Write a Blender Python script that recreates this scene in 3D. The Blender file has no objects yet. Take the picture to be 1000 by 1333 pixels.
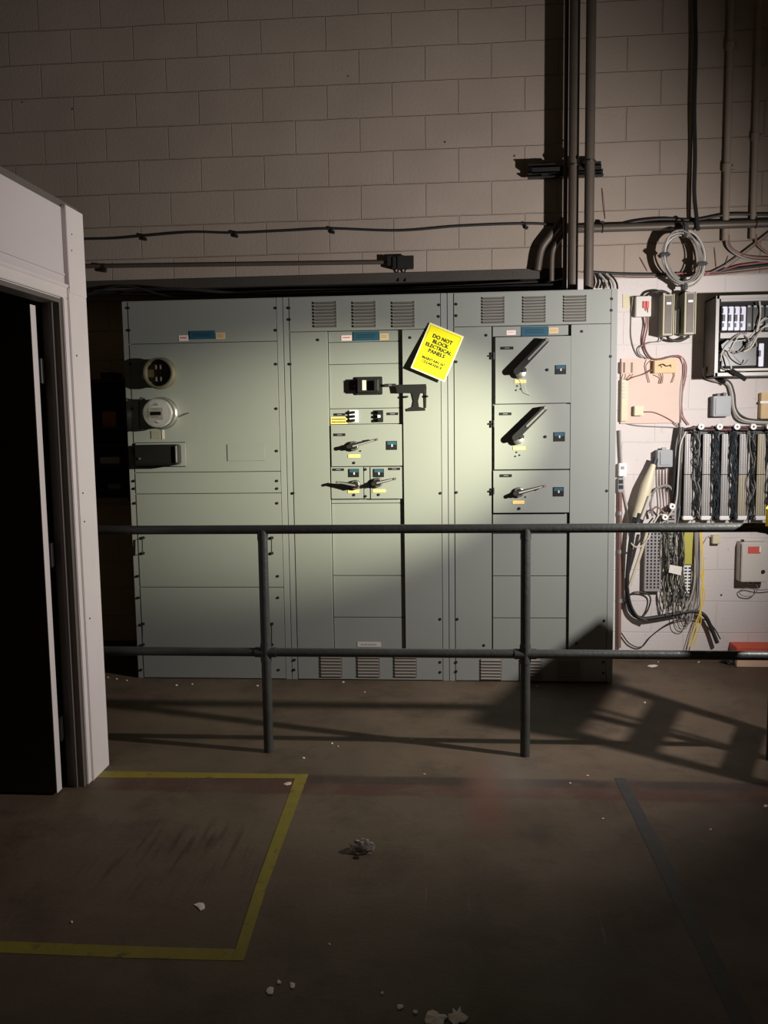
import bpy, bmesh, math, random
from mathutils import Vector, Matrix
random.seed(7)
C = bpy.context.scene.collection
PI = math.pi
# ------------------------------------------------------------------ camera
CAM = Vector((2.5911, -5.5093, 1.5512)); YAW, PIT, ROL, F = 0.07983, 0.10426, -0.01414, 1113.56
_f = Vector((-math.sin(YAW)*math.cos(PIT), math.cos(YAW)*math.cos(PIT), -math.sin(PIT)))
_r = Vector((math.cos(YAW), math.sin(YAW), 0)); _u = _r.cross(_f)
RT = _r*math.cos(ROL) + _u*math.sin(ROL); UP = _u*math.cos(ROL) - _r*math.sin(ROL)
def ray(px, py): return RT*((px-500)/F) - UP*((py-666.5)/F) + _f
def at(px, py, Y):
    d = ray(px, py); return CAM + d*((Y-CAM.y)/d.y)
def fl(px, py, z=0.0):
    d = ray(px, py); return CAM + d*((z-CAM.z)/d.z)
def rect(x0, y0, x1, y1, Y):
    xm, ym = (x0+x1)/2, (y0+y1)/2
    return at(x0, ym, Y).x, at(x1, ym, Y).x, at(xm, y1, Y).z, at(xm, y0, Y).z
YF = -0.49          # front plane of the switchgear
# ------------------------------------------------------------------ materials
def mat(name, col, rough=.5, metal=0.0, var=.08, scale=6, bump=0.0, bscale=60, dirt=None, emit=None, spec=.5):
    m = bpy.data.materials.new(name); m.use_nodes = True
    nt = m.node_tree; b = nt.nodes['Principled BSDF']
    L = nt.links.new
    tc = nt.nodes.new('ShaderNodeTexCoord')
    n = nt.nodes.new('ShaderNodeTexNoise'); n.inputs['Scale'].default_value = scale; n.inputs['Detail'].default_value = 5
    L(tc.outputs['Object'], n.inputs['Vector'])
    mx = nt.nodes.new('ShaderNodeMixRGB')
    mx.inputs[1].default_value = [c*(1-var) for c in col]+[1]
    mx.inputs[2].default_value = [min(1, c*(1+var)) for c in col]+[1]
    L(n.outputs['Fac'], mx.inputs[0]); out = mx.outputs[0]
    if dirt:
        dc, amt, ds = dirt
        n2 = nt.nodes.new('ShaderNodeTexNoise'); n2.inputs['Scale'].default_value = ds; n2.inputs['Detail'].default_value = 8; n2.inputs['Roughness'].default_value = .7
        L(tc.outputs['Object'], n2.inputs['Vector'])
        cr = nt.nodes.new('ShaderNodeValToRGB'); cr.color_ramp.elements[0].position = 1-amt; cr.color_ramp.elements[1].position = min(1, 1-amt+.12)
        L(n2.outputs['Fac'], cr.inputs[0])
        m2 = nt.nodes.new('ShaderNodeMixRGB'); m2.inputs[2].default_value = list(dc)+[1]
        L(cr.outputs[0], m2.inputs[0]); L(out, m2.inputs[1]); out = m2.outputs[0]
    L(out, b.inputs['Base Color'])
    b.inputs['Roughness'].default_value = rough; b.inputs['Metallic'].default_value = metal
    b.inputs['Specular IOR Level'].default_value = spec
    if bump:
        n3 = nt.nodes.new('ShaderNodeTexNoise'); n3.inputs['Scale'].default_value = bscale; n3.inputs['Detail'].default_value = 4
        L(tc.outputs['Object'], n3.inputs['Vector'])
        bp = nt.nodes.new('ShaderNodeBump'); bp.inputs['Strength'].default_value = bump; bp.inputs['Distance'].default_value = .004
        L(n3.outputs['Fac'], bp.inputs['Height']); L(bp.outputs[0], b.inputs['Normal'])
    if emit: b.inputs['Emission Color'].default_value = list(emit)+[1]; b.inputs['Emission Strength'].default_value = 1
    return m
def rampx(nt, src, a, b):
    r = nt.nodes.new('ShaderNodeMapRange'); r.inputs[1].default_value = a; r.inputs[2].default_value = b
    nt.links.new(src, r.inputs[0]); return r.outputs[0]
def mth(nt, op, a, b=None):
    n = nt.nodes.new('ShaderNodeMath'); n.operation = op; n.use_clamp = False
    for i, v in enumerate((a, b)):
        if v is None: continue
        if isinstance(v, (int, float)): n.inputs[i].default_value = v
        else: nt.links.new(v, n.inputs[i])
    return n.outputs[0]

def block_mat(name, c1, c2, white=False):
    m = bpy.data.materials.new(name); m.use_nodes = True
    nt = m.node_tree; L = nt.links.new; b = nt.nodes['Principled BSDF']
    geo = nt.nodes.new('ShaderNodeNewGeometry'); sp = nt.nodes.new('ShaderNodeSeparateXYZ'); L(geo.outputs['Position'], sp.inputs[0])
    wob = nt.nodes.new('ShaderNodeTexNoise'); wob.inputs['Scale'].default_value = 3; L(geo.outputs['Position'], wob.inputs['Vector'])
    wv = mth(nt, 'MULTIPLY', mth(nt, 'SUBTRACT', wob.outputs['Fac'], .5), .012)
    cb = nt.nodes.new('ShaderNodeCombineXYZ')
    L(mth(nt, 'ADD', sp.outputs['X'], mth(nt, 'ADD', wv, 40*.4064)), cb.inputs[0])
    L(mth(nt, 'ADD', sp.outputs['Z'], mth(nt, 'ADD', wv, 41*.2032-3.0285+.2032)), cb.inputs[1])
    br = nt.nodes.new('ShaderNodeTexBrick'); L(cb.outputs[0], br.inputs['Vector'])
    br.inputs['Scale'].default_value = 1; br.inputs['Brick Width'].default_value = .4064; br.inputs['Row Height'].default_value = .2032
    br.inputs['Mortar Size'].default_value = .0045; br.inputs['Mortar Smooth'].default_value = .6; br.offset = .5
    br.inputs['Color1'].default_value = (.42, .42, .42, 1); br.inputs['Color2'].default_value = (.62, .62, .62, 1); br.inputs['Mortar'].default_value = (.1, .1, .1, 1)
    br.inputs['Bias'].default_value = 0
    mx = nt.nodes.new('ShaderNodeMixRGB'); mx.inputs[1].default_value = c1; mx.inputs[2].default_value = c2; L(br.outputs['Color'], mx.inputs[0])
    st = nt.nodes.new('ShaderNodeTexNoise'); st.inputs['Scale'].default_value = 2.2; st.inputs['Detail'].default_value = 8; L(geo.outputs['Position'], st.inputs['Vector'])
    m3 = nt.nodes.new('ShaderNodeMixRGB'); m3.blend_type = 'MULTIPLY'; m3.inputs[0].default_value = .3
    L(mx.outputs[0], m3.inputs[1]); L(st.outputs['Fac'], m3.inputs[2]); out = m3.outputs[0]
    if white:   # the lower right of the wall has been painted over in white
        edge = nt.nodes.new('ShaderNodeTexNoise'); edge.inputs['Scale'].default_value = 9; L(geo.outputs['Position'], edge.inputs['Vector'])
        ez = mth(nt, 'ADD', sp.outputs['Z'], mth(nt, 'MULTIPLY', edge.outputs['Fac'], .015))
        ex = mth(nt, 'ADD', sp.outputs['X'], mth(nt, 'MULTIPLY', edge.outputs['Fac'], .015))
        w = mth(nt, 'MULTIPLY', rampx(nt, ez, 2.435, 2.425), rampx(nt, ex, 3.2, 3.21))
        chip = nt.nodes.new('ShaderNodeTexNoise'); chip.inputs['Scale'].default_value = 14; chip.inputs['Detail'].default_value = 9; chip.inputs['Roughness'].default_value = .75; L(geo.outputs['Position'], chip.inputs['Vector'])
        wc = nt.nodes.new('ShaderNodeMixRGB'); wc.inputs[1].default_value = (.60, .54, .52, 1); wc.inputs[2].default_value = (.40, .33, .29, 1)
        L(rampx(nt, chip.outputs['Fac'], .60, .70), wc.inputs[0])
        m4 = nt.nodes.new('ShaderNodeMixRGB'); L(w, m4.inputs[0]); L(out, m4.inputs[1]); L(wc.outputs[0], m4.inputs[2]); out = m4.outputs[0]
        # dark drill holes
        vor = nt.nodes.new('ShaderNodeTexVoronoi'); vor.inputs['Scale'].default_value = 4.5; L(geo.outputs['Position'], vor.inputs['Vector'])
        m5 = nt.nodes.new('ShaderNodeMixRGB'); m5.inputs[2].default_value = (.06, .045, .035, 1)
        L(rampx(nt, vor.outputs['Distance'], .035, .028), m5.inputs[0]); L(out, m5.inputs[1]); out = m5.outputs[0]
    L(out, b.inputs['Base Color']); b.inputs['Roughness'].default_value = .75; b.inputs['Specular IOR Level'].default_value = .25
    fine = nt.nodes.new('ShaderNodeTexNoise'); fine.inputs['Scale'].default_value = 55; fine.inputs['Detail'].default_value = 6; L(geo.outputs['Position'], fine.inputs['Vector'])
    mk = mth(nt, 'SUBTRACT', 1.0, mth(nt, 'MULTIPLY', w, .75)) if white else 1.0
    if white: m5.inputs[2].default_value = (.06, .045, .035, 1)
    hgt = mth(nt, 'ADD', mth(nt, 'MULTIPLY', mth(nt, 'SUBTRACT', 1.0, br.outputs['Fac']), mk), mth(nt, 'MULTIPLY', fine.outputs['Fac'], .22))
    bp = nt.nodes.new('ShaderNodeBump'); bp.inputs['Strength'].default_value = .95; bp.inputs['Distance'].default_value = .0075
    L(hgt, bp.inputs['Height']); L(bp.outputs[0], b.inputs['Normal'])
    return m

def floor_mat():
    m = bpy.data.materials.new('worn_concrete'); m.use_nodes = True
    nt = m.node_tree; L = nt.links.new; b = nt.nodes['Principled BSDF']
    geo = nt.nodes.new('ShaderNodeNewGeometry'); sp = nt.nodes.new('ShaderNodeSeparateXYZ'); L(geo.outputs['Position'], sp.inputs[0])
    def noise(s, d=6, r=.6):
        n = nt.nodes.new('ShaderNodeTexNoise'); n.inputs['Scale'].default_value = s; n.inputs['Detail'].default_value = d; n.inputs['Roughness'].default_value = r
        L(geo.outputs['Position'], n.inputs['Vector']); return n.outputs['Fac']
    def mix(f, a, c, bt='MIX'):
        n = nt.nodes.new('ShaderNodeMixRGB'); n.blend_type = bt
        if isinstance(f, float): n.inputs[0].default_value = f
        else: L(f, n.inputs[0])
        for i, v in ((1, a), (2, c)):
            if isinstance(v, tuple): n.inputs[i].default_value = v+(1,)
            else: L(v, n.inputs[i])
        return n.outputs[0]
    col = mix(rampx(nt, noise(1.1), .35, .65), (.076, .051, .033), (.125, .088, .058))
    col = mix(mth(nt, 'MULTIPLY', rampx(nt, noise(3.5, 9, .7), .50, .66), .7), col, (.055, .037, .024))
    col = mix(mth(nt, 'MULTIPLY', rampx(nt, noise(22, 8, .8), .60, .72), .5), col, (.16, .125, .092))
    x, y = sp.outputs['X'], sp.outputs['Y']
    n4 = noise(14, 6, .7); wob = mth(nt, 'MULTIPLY', mth(nt, 'SUBTRACT', n4, .5), .05)
    def band(v, a, c, s=.012):
        return mth(nt, 'MULTIPLY', rampx(nt, v, a-s, a+s), rampx(nt, v, c+s, c-s))
    # old red stripe across the bay, its back edge blackened
    ty = mth(nt, 'ADD', y, mth(nt, 'MULTIPLY', wob, .5))
    wear = rampx(nt, noise(5, 8, .7), .30, .52)
    red = mth(nt, 'MULTIPLY', mth(nt, 'MULTIPLY', band(ty, -2.09, -1.90), mth(nt, 'MULTIPLY', wear, rampx(nt, x, 1.05, 1.15))), .8)
    col = mix(red, col, (.072, .028, .022))
    blk = mth(nt, 'MULTIPLY', mth(nt, 'MULTIPLY', band(ty, -1.975, -1.89), mth(nt, 'MULTIPLY', wear, rampx(nt, x, 1.9, 2.0))), .75)
    col = mix(blk, col, (.034, .026, .022))
    # red paint smears and a pale scrubbed patch at the post
    tx = mth(nt, 'ADD', x, wob)
    s1 = mth(nt, 'MULTIPLY', mth(nt, 'MULTIPLY', band(tx, 2.66, 2.79, .05), band(ty, -2.38, -1.72, .12)), .75)
    col = mix(s1, col, (.125, .05, .032))
    s2 = mth(nt, 'MULTIPLY', mth(nt, 'MULTIPLY', rampx(nt, mth(nt, 'ADD', tx, mth(nt, 'MULTIPLY', y, .6)), 2.62, 2.72), band(ty, -2.6, -1.96, .05)), .6)
    col = mix(s2, col, (.14, .05, .03))
    s3 = mth(nt, 'MULTIPLY', mth(nt, 'MULTIPLY', band(tx, 2.74, 2.98, .12), band(ty, -2.1, -1.66, .12)), .35)
    col = mix(s3, col, (.22, .19, .16))
    # dark scuffs inside the yellow box
    wv = nt.nodes.new('ShaderNodeTexNoise'); wv.inputs['Scale'].default_value = 1
    mp = nt.nodes.new('ShaderNodeMapping'); mp.inputs['Rotation'].default_value = (0, 0, .5); mp.inputs['Scale'].default_value = (38, 3.2, 1)
    L(geo.outputs['Position'], mp.inputs[0]); L(mp.outputs[0], wv.inputs['Vector']); wv.inputs['Detail'].default_value = 3
    sc = mth(nt, 'MULTIPLY', mth(nt, 'MULTIPLY', band(tx, 1.30, 1.85, .15), band(ty, -2.85, -2.4, .12)), mth(nt, 'MULTIPLY', rampx(nt, wv.outputs['Fac'], .52, .66), .75))
    col = mix(sc, col, (.03, .022, .016))
    # fine pale scratches
    wv2 = nt.nodes.new('ShaderNodeTexNoise'); wv2.inputs['Scale'].default_value = 1; wv2.inputs['Detail'].default_value = 4
    mp2 = nt.nodes.new('ShaderNodeMapping'); mp2.inputs['Rotation'].default_value = (0, 0, -.2); mp2.inputs['Scale'].default_value = (60, 2.5, 1)
    L(geo.outputs['Position'], mp2.inputs[0]); L(mp2.outputs[0], wv2.inputs['Vector'])
    col = mix(mth(nt, 'MULTIPLY', rampx(nt, wv2.outputs['Fac'], .68, .76), .35), col, (.24, .19, .15))
    L(col, b.inputs['Base Color'])
    L(mth(nt, 'ADD', .45, mth(nt, 'MULTIPLY', noise(4), .35)), b.inputs['Roughness']); b.inputs['Specular IOR Level'].default_value = .35
    bp = nt.nodes.new('ShaderNodeBump'); bp.inputs['Strength'].default_value = .35; bp.inputs['Distance'].default_value = .004
    L(mth(nt, 'ADD', noise(60, 5), mth(nt, 'MULTIPLY', noise(9, 6), 1.0)), bp.inputs['Height']); L(bp.outputs[0], b.inputs['Normal'])
    return m

M = dict(
 block=block_mat('painted_block', (.35, .28, .232, 1), (.385, .312, .26, 1), True),
 recess=block_mat('bare_block', (.52, .39, .23, 1), (.60, .46, .28, 1)),
 floor=floor_mat(),
 lintel=mat('lintel_steel', (.055, .045, .038), .7, .3, .2, 4, .3),
 ceil=mat('ceiling_dark', (.08, .07, .06), .9),
 gear=mat('grey_green_enamel', (.222, .232, .212), .42, 0, .05, 2.5, .04, 30, ((.14, .145, .13), .28, 7)),
 gear2=mat('grey_green_trim', (.235, .242, .228), .4, 0, .05, 3),
 core=mat('painted_shade_black', (.012, .012, .012), .9),  # flat black that stands in for shade inside gaps, slots and holes
 black=mat('black_phenolic', (.012, .012, .012), .35, 0, .2, 10),
 blackm=mat('black_steel', (.03, .028, .026), .45, .5, .2, 10),
 rubber=mat('black_rubber', (.016, .015, .015), .55, 0, .2, 10),
 steel=mat('bright_steel', (.62, .6, .57), .3, .9, .1, 20),
 galv=mat('galvanised', (.38, .37, .35), .5, .6, .2, 15),
 conduit=mat('conduit_dark', (.085, .066, .052), .5, .15, .2, 8, .15, 40),
 beigepipe=mat('painted_conduit', (.27, .215, .175), .6, 0, .1, 8),
 rail=mat('rail_paint', (.062, .064, .060), .42, .3, .4, 7, .5, 45, ((.30, .29, .27), .33, 22)),
 white=mat('white_paint', (.60, .53, .53), .55, 0, .05, 4, .08, 30, ((.28, .22, .2), .27, 5)),
 trimw=mat('white_gloss', (.68, .61, .59), .45, 0, .05, 4, .05, 30, ((.25, .19, .16), .28, 7)),
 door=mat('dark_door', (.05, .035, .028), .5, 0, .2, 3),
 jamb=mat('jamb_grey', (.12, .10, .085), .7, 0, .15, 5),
 blue=mat('blue_plate', (.02, .075, .115), .4), blued=mat('blue_plate_mark', (.015, .05, .08), .4), tan=mat('tan_sticker', (.55, .38, .2), .6, 0, .1, 60),
 stick=mat('red_white_sticker', (.75, .62, .6), .6), red=mat('red_print', (.6, .09, .07), .5),
 yellow=mat('sign_yellow', (.93, .83, .01), .45, 0, .03, 20), ink=mat('black_ink', (.012, .012, .008), .6),
 signedge=mat('sign_border', (.85, .8, .5), .5), ytag=mat('yellow_tag', (.85, .58, .16), .5, 0, .1, 50), white_p=mat('white_plastic', (.78, .76, .74), .45),
 lcd=mat('lcd', (.015, .017, .015), .2), glass=None,
 brass=mat('brass_socket', (.20, .18, .12), .45, .5, .2, 30), sock=mat('socket_inside', (.05, .035, .015), .6),
 ivory=mat('ivory_plastic', (.56, .50, .33), .5, 0, .08, 20), olive=mat('olive_metal', (.26, .25, .19), .5, .2, .15, 20),
 pink=mat('pink_plywood', (.62, .46, .39), .7, 0, .06, 9, .1, 30), tanwood=mat('tan_block', (.60, .42, .22), .6, 0, .12, 30),
 orange=mat('orange_terminal', (.66, .42, .32), .6), greyp=mat('grey_box', (.26, .27, .28), .5, 0, .08, 20), bgrey=mat('breaker_box_grey', (.13, .11, .095), .55, .1, .1, 6),
 lgrey=mat('light_grey_frame', (.27, .245, .23), .45, .1, .08, 20), brk=mat('breaker_face', (.60, .60, .72), .4, 0, .1, 40),
 strip=mat('grey_strip', (.30, .275, .27), .5, .1, .22, 120), strip2=mat('cream_strip', (.42, .35, .22), .6, 0, .2, 120),
 wiredark=mat('dark_wires', (.022, .024, .026), .5, 0, .5, 60), wiregrey=mat('grey_cable', (.24, .22, .205), .5, 0, .15, 20),
 wirelite=mat('pale_cable', (.50, .455, .41), .5), wirered=mat('red_wire', (.30, .075, .08), .5), wirebrown=mat('brown_wire', (.20, .10, .08), .5),
 wireyel=mat('yellow_cable', (.80, .56, .08), .5), wireblue=mat('blue_wire', (.035, .05, .065), .5),
 beige=mat('beige_splice', (.60, .53, .38), .5, 0, .1, 15, .1, 40), mustard=mat('mustard_plate', (.42, .38, .07), .5),
 boxg=mat('beige_box', (.56, .51, .46), .45, 0, .04, 10), redbox=mat('red_card', (.62, .09, .045), .55, 0, .12, 20), card=mat('tan_card', (.72, .48, .34), .7, 0, .1, 20),
 ytape=mat('yellow_tape', (.20, .155, .014), .6, 0, .25, 12, .3, 60, ((.06, .045, .02), .44, 14)), ktape=mat('grey_tape', (.034, .031, .029), .6, 0, .3, 12, .3, 60, ((.08, .06, .045), .35, 12)),
 paper=mat('scrap_paper', (.72, .66, .60), .8, 0, .1, 40), film=mat('clear_film', (.55, .50, .46), .12, 0, .3, 40), orangeb=mat('orange_carton', (.38, .14, .04), .6),
 shelf=mat('black_shelf', (.02, .018, .016), .6), ybox=mat('yellow_case', (.75, .5, .02), .4), slat=mat('louver_slat', (.20, .175, .15), .45, 0, .1, 10),
)
g = bpy.data.materials.new('meter_glass'); g.use_nodes = True
gb = g.node_tree.nodes['Principled BSDF']; gb.inputs['Transmission Weight'].default_value = 1; gb.inputs['Roughness'].default_value = .03; gb.inputs['IOR'].default_value = 1.2
M['glass'] = g
M['film'].node_tree.nodes['Principled BSDF'].inputs['Transmission Weight'].default_value = .75
# ------------------------------------------------------------------ mesh helpers
def wloc(o):
    v = Vector((0, 0, 0))
    while o is not None: v += o.location; o = o.parent
    return v
def tag(o, label=None, cat=None, group=None, kind=None):
    if label: o['label'] = label
    if cat: o['category'] = cat
    if group: o['group'] = group
    if kind: o['kind'] = kind
    return o
def thing(name, loc, label, cat, group=None):
    o = bpy.data.objects.new(name, None); C.objects.link(o); o.location = loc; o.empty_display_size = .05
    return tag(o, label, cat, group)
def crom(P, n=8):
    P = [Vector(p) for p in P]
    if len(P) < 3: return P
    Q = [2*P[0]-P[1]]+P+[2*P[-1]-P[-2]]; out = []
    for i in range(1, len(Q)-2):
        for k in range(n):
            t = k/n; a, b, c, d = Q[i-1], Q[i], Q[i+1], Q[i+2]
            out.append(.5*((2*b)+(c-a)*t+(2*a-5*b+4*c-d)*t*t+(3*b-a-3*c+d)*t**3))
    out.append(P[-1]); return out
class MB:
    def __init__(s): s.bm = bmesh.new()
    def box(s, x0, x1, y0, y1, z0, z1, bev=0):
        r = bmesh.ops.create_cube(s.bm, size=1)
        for v in r['verts']:
            v.co = Vector(((x0+x1)/2+v.co.x*(x1-x0), (y0+y1)/2+v.co.y*(y1-y0), (z0+z1)/2+v.co.z*(z1-z0)))
        if bev:
            es = list({e for v in r['verts'] for e in v.link_edges})
            bmesh.ops.bevel(s.bm, geom=es, offset=bev, segments=2, affect='EDGES', clamp_overlap=True)
        return s
    def cyl(s, p0, p1, r0, r1=None, n=16, cap=True):
        p0, p1 = Vector(p0), Vector(p1); d = p1-p0; r1 = r0 if r1 is None else r1
        q = d.to_track_quat('Z', 'Y').to_matrix().to_4x4()
        bmesh.ops.create_cone(s.bm, cap_ends=cap, segments=n, radius1=r0, radius2=r1, depth=d.length, matrix=Matrix.Translation((p0+p1)/2) @ q)
        return s
    def tube(s, P, r, n=8, smooth=8, taper=None, flat=1.0):
        P = crom(P, smooth) if smooth else [Vector(p) for p in P]
        P = [p for i, p in enumerate(P) if i == 0 or (p-P[i-1]).length > 1e-5]
        t0 = (P[1]-P[0]).normalized(); ref = Vector((0, 0, 1)) if abs(t0.z) < .9 else Vector((1, 0, 0))
        u = t0.cross(ref).normalized(); rings = []
        for i, p in enumerate(P):
            t = (P[min(i+1, len(P)-1)]-P[max(i-1, 0)]).normalized()
            u = (u-t*u.dot(t)).normalized(); v = t.cross(u)
            rr = r if taper is None else r*taper(i/(len(P)-1))
            rings.append([s.bm.verts.new(p+(u*math.cos(2*PI*k/n)+v*math.sin(2*PI*k/n)*flat)*rr) for k in range(n)])
        for a, b in zip(rings, rings[1:]):
            for k in range(n): s.bm.faces.new((a[k], a[(k+1) % n], b[(k+1) % n], b[k]))
        s.bm.faces.new(rings[0][::-1]); s.bm.faces.new(rings[-1]); return s
    def ring(s, c, axis, R, r, n=24, m=8):
        c = Vector(c); q = Vector(axis).to_track_quat('Z', 'Y'); V = []
        for i in range(n):
            a = 2*PI*i/n; d = Vector((math.cos(a), math.sin(a), 0))
            V.append([s.bm.verts.new(c+q @ (d*(R+r*math.cos(2*PI*k/m))+Vector((0, 0, r*math.sin(2*PI*k/m))))) for k in range(m)])
        for i in range(n):
            for k in range(m): s.bm.faces.new((V[i][k], V[(i+1) % n][k], V[(i+1) % n][(k+1) % m], V[i][(k+1) % m]))
        return s
    def lathe(s, c, prof, n=32, axis=(0, -1, 0)):
        # prof: (radius, height along axis)
        c = Vector(c); q = Vector(axis).to_track_quat('Z', 'Y'); V = []
        for r, h in prof:
            if r < 1e-6: V.append([s.bm.verts.new(c+q @ Vector((0, 0, h)))])
            else: V.append([s.bm.verts.new(c+q @ Vector((r*math.cos(2*PI*i/n), r*math.sin(2*PI*i/n), h))) for i in range(n)])
        for a, b in zip(V, V[1:]):
            for i in range(n):
                j = (i+1) % n
                if len(a) == 1 and len(b) == 1: continue
                if len(a) == 1: s.bm.faces.new((a[0], b[j], b[i]))
                elif len(b) == 1: s.bm.faces.new((a[i], a[j], b[0]))
                else: s.bm.faces.new((a[i], a[j], b[j], b[i]))
        return s
    def bar(s, p0, p1, w0, w1, y0, y1, bev=.003):
        # prism lying in the X-Z plane between p0 and p1 (x,z), thickness y0..y1 (each may be a pair: at p0, at p1)
        a, b = Vector((p0[0], 0, p0[1])), Vector((p1[0], 0, p1[1])); d = (b-a).normalized(); n = Vector((-d.z, 0, d.x))
        y0a, y0b = y0 if isinstance(y0, tuple) else (y0, y0); y1a, y1b = y1 if isinstance(y1, tuple) else (y1, y1)
        prof = []
        for k in range(7):
            t = PI/2+PI*k/6; prof.append((a+(d*math.cos(t)+n*math.sin(t))*w0/2, 0))
        for k in range(7):
            t = -PI/2+PI*k/6; prof.append((b+(d*math.cos(t)+n*math.sin(t))*w1/2, 1))
        A = [s.bm.verts.new((p.x, y0a if e == 0 else y0b, p.z)) for p, e in prof]
        B = [s.bm.verts.new((p.x, y1a if e == 0 else y1b, p.z)) for p, e in prof]
        s.bm.faces.new(A); s.bm.faces.new(B[::-1])
        for i in range(14): s.bm.faces.new((A[i], B[i], B[(i+1) % 14], A[(i+1) % 14]))
        return s
    def prism(s, pts, y0, y1):
        A = [s.bm.verts.new((x, y0, z)) for x, z in pts]; B = [s.bm.verts.new((x, y1, z)) for x, z in pts]; n = len(pts)
        s.bm.faces.new(A); s.bm.faces.new(B[::-1])
        for i in range(n): s.bm.faces.new((A[i], B[i], B[(i+1) % n], A[(i+1) % n]))
        return s
    def slab(s, pts, z0, z1):
        A = [s.bm.verts.new((x, y, z0)) for x, y in pts]; B = [s.bm.verts.new((x, y, z1)) for x, y in pts]; n = len(pts)
        s.bm.faces.new(A[::-1]); s.bm.faces.new(B)
        for i in range(n): s.bm.faces.new((A[i], A[(i+1) % n], B[(i+1) % n], B[i]))
        return s
    def xform(s, mtx): bmesh.ops.transform(s.bm, matrix=mtx, verts=s.bm.verts); return s
    def build(s, name, m, parent=None, label=None, cat=None, group=None, kind=None, smooth=False):
        bmesh.ops.recalc_face_normals(s.bm, faces=s.bm.faces)
        vs = [v.co for v in s.bm.verts]
        lo = Vector([min(v[i] for v in vs) for i in range(3)]); hi = Vector([max(v[i] for v in vs) for i in range(3)])
        c = (lo+hi)/2; c.z = lo.z if parent is None else c.z
        for v in s.bm.verts: v.co -= c
        me = bpy.data.meshes.new(name); s.bm.to_mesh(me); s.bm.free()
        me.materials.append(M[m] if isinstance(m, str) else m)
        o = bpy.data.objects.new(name, me); C.objects.link(o)
        if smooth:
            for p in me.polygons: p.use_smooth = True
            me.set_sharp_from_angle(angle=math.radians(40))
        if parent is not None: o.parent = parent; o.location = c-wloc(parent)
        else: o.location = c
        return tag(o, label, cat, group, kind)
def text_bm(txt, size, off=0.0, ext=.0006):
    cu = bpy.data.curves.new('t', 'FONT'); cu.body = txt; cu.size = size; cu.align_x = 'CENTER'; cu.align_y = 'CENTER'; cu.offset = off; cu.extrude = ext; cu.resolution_u = 2
    o = bpy.data.objects.new('t', cu); me = o.to_mesh(); s = MB(); s.bm.from_mesh(me); o.to_mesh_clear(); bpy.data.objects.remove(o); return s
def text_on(lines, m, name, parent, mtx, **k):
    s = MB()
    for txt, x, z, size, off in lines:
        t = text_bm(txt, size, off); t.xform(Matrix.Translation((x, 0, z)) @ Matrix.Rotation(PI/2, 4, 'X'))
        me = bpy.data.meshes.new('tmp'); t.bm.to_mesh(me); t.bm.free(); s.bm.from_mesh(me); bpy.data.meshes.remove(me)
    s.xform(mtx); return s.build(name, m, parent, **k)

# ------------------------------------------------------------------ the room
zo = at(400, 360, 0).z                  # underside of the lintel
XO = at(737, 366, 0).x                  # right side of the opening
XL = -.6
s = MB().box(-4, 8, 0, .2, zo, 6).box(XO, 8, 0, .2, 0, zo).box(-4, XL, 0, .2, 0, zo); s.build('wall_back', 'block', kind='structure')
MB().box(XL-.2, XO+.2, .42, .55, 0, zo+.3).build('wall_recess', 'recess', kind='structure')
MB().box(XL-.2, XL, .2, .42, 0, zo+.3).box(XO, XO+.2, .2, .42, 0, zo+.3).build('wall_recess_side', 'recess', kind='structure')
MB().box(XL, XO, .2, .42, zo, zo+.1).build('ceiling_recess', 'lintel', kind='structure')
MB().box(-4, 8, -8, .75, -.1, 0).build('floor', 'floor', kind='structure')
MB().box(-4, 8, -8, .2, 6, 6.1).build('ceiling', 'ceil', kind='structure')
MB().box(3.56, 8, -.012, 0, 0, .055).build('added_strip_back', 'floor', kind='structure')  # floor-coloured strip added to cover the bright foot of the wall
MB().box(XL, XO, -.012, .14, zo-.055, zo).box(XL, XO, -.016, -.008, zo-.055, zo+.006).build('trim_1', 'lintel', kind='structure')

# ------------------------------------------------------------------ switchgear
xe = [at(170, 640, YF).x-.005, at(374, 640, YF).x, at(583.5, 640, YF).x, at(802.5, 640, YF).x]
xe[0] = .6485; xe[3] = 3.533; H = 2.284
def section(i, label):
    x0, x1 = xe[i]+.0012, xe[i+1]-.0012
    t = thing('switchgear_cabinet', ((x0+x1)/2, (YF-.02)/2, 0), label, 'electrical cabinet')
    MB().box(x0, x0+.004, YF+.006, -.02, 0, H).box(x1-.004, x1, YF+.006, -.02, 0, H).box(x0, x1, YF+.006, -.02, H-.004, H).box(x0, x1, -.03, -.02, 0, H).build('shell', 'gear2', t)
    MB().box(x0+.006, x1-.006, YF+.04, -.032, .002, H-.006).build('interior', 'core', t, label='solid black block painted as the shade inside the gaps')  # black block in place of the unlit hollow inside
    a = .036
    MB().box(x0, x0+a, YF+.003, YF+.03, 0, H, .002).box(x1-a, x1, YF+.003, YF+.03, 0, H, .002).build('frame', 'gear2', t)
    return t, x0+a, x1-a
def panel(t, x0, x1, z0, z1, d=0.0, m='gear', name='panel', label=None, gap=.0018):
    return MB().box(x0+gap, x1-gap, YF+d, YF+.034, z0+gap, z1-gap, .0015).build(name, m, t, label=label)
def Z(py, px): return at(px, py, YF).z
def X(px, py): return at(px, py, YF).x
def screw(t, px, py, d=0, r=.0055, L=.006):
    p = at(px, py, YF+d); MB().cyl((p.x, YF+d+.002, p.z), (p.x, YF+d-.003, p.z), r*1.5, n=10).cyl((p.x, YF+d, p.z), (p.x, YF+d-L, p.z), r, r*.7, n=8).build('screw', 'blackm', t)
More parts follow.
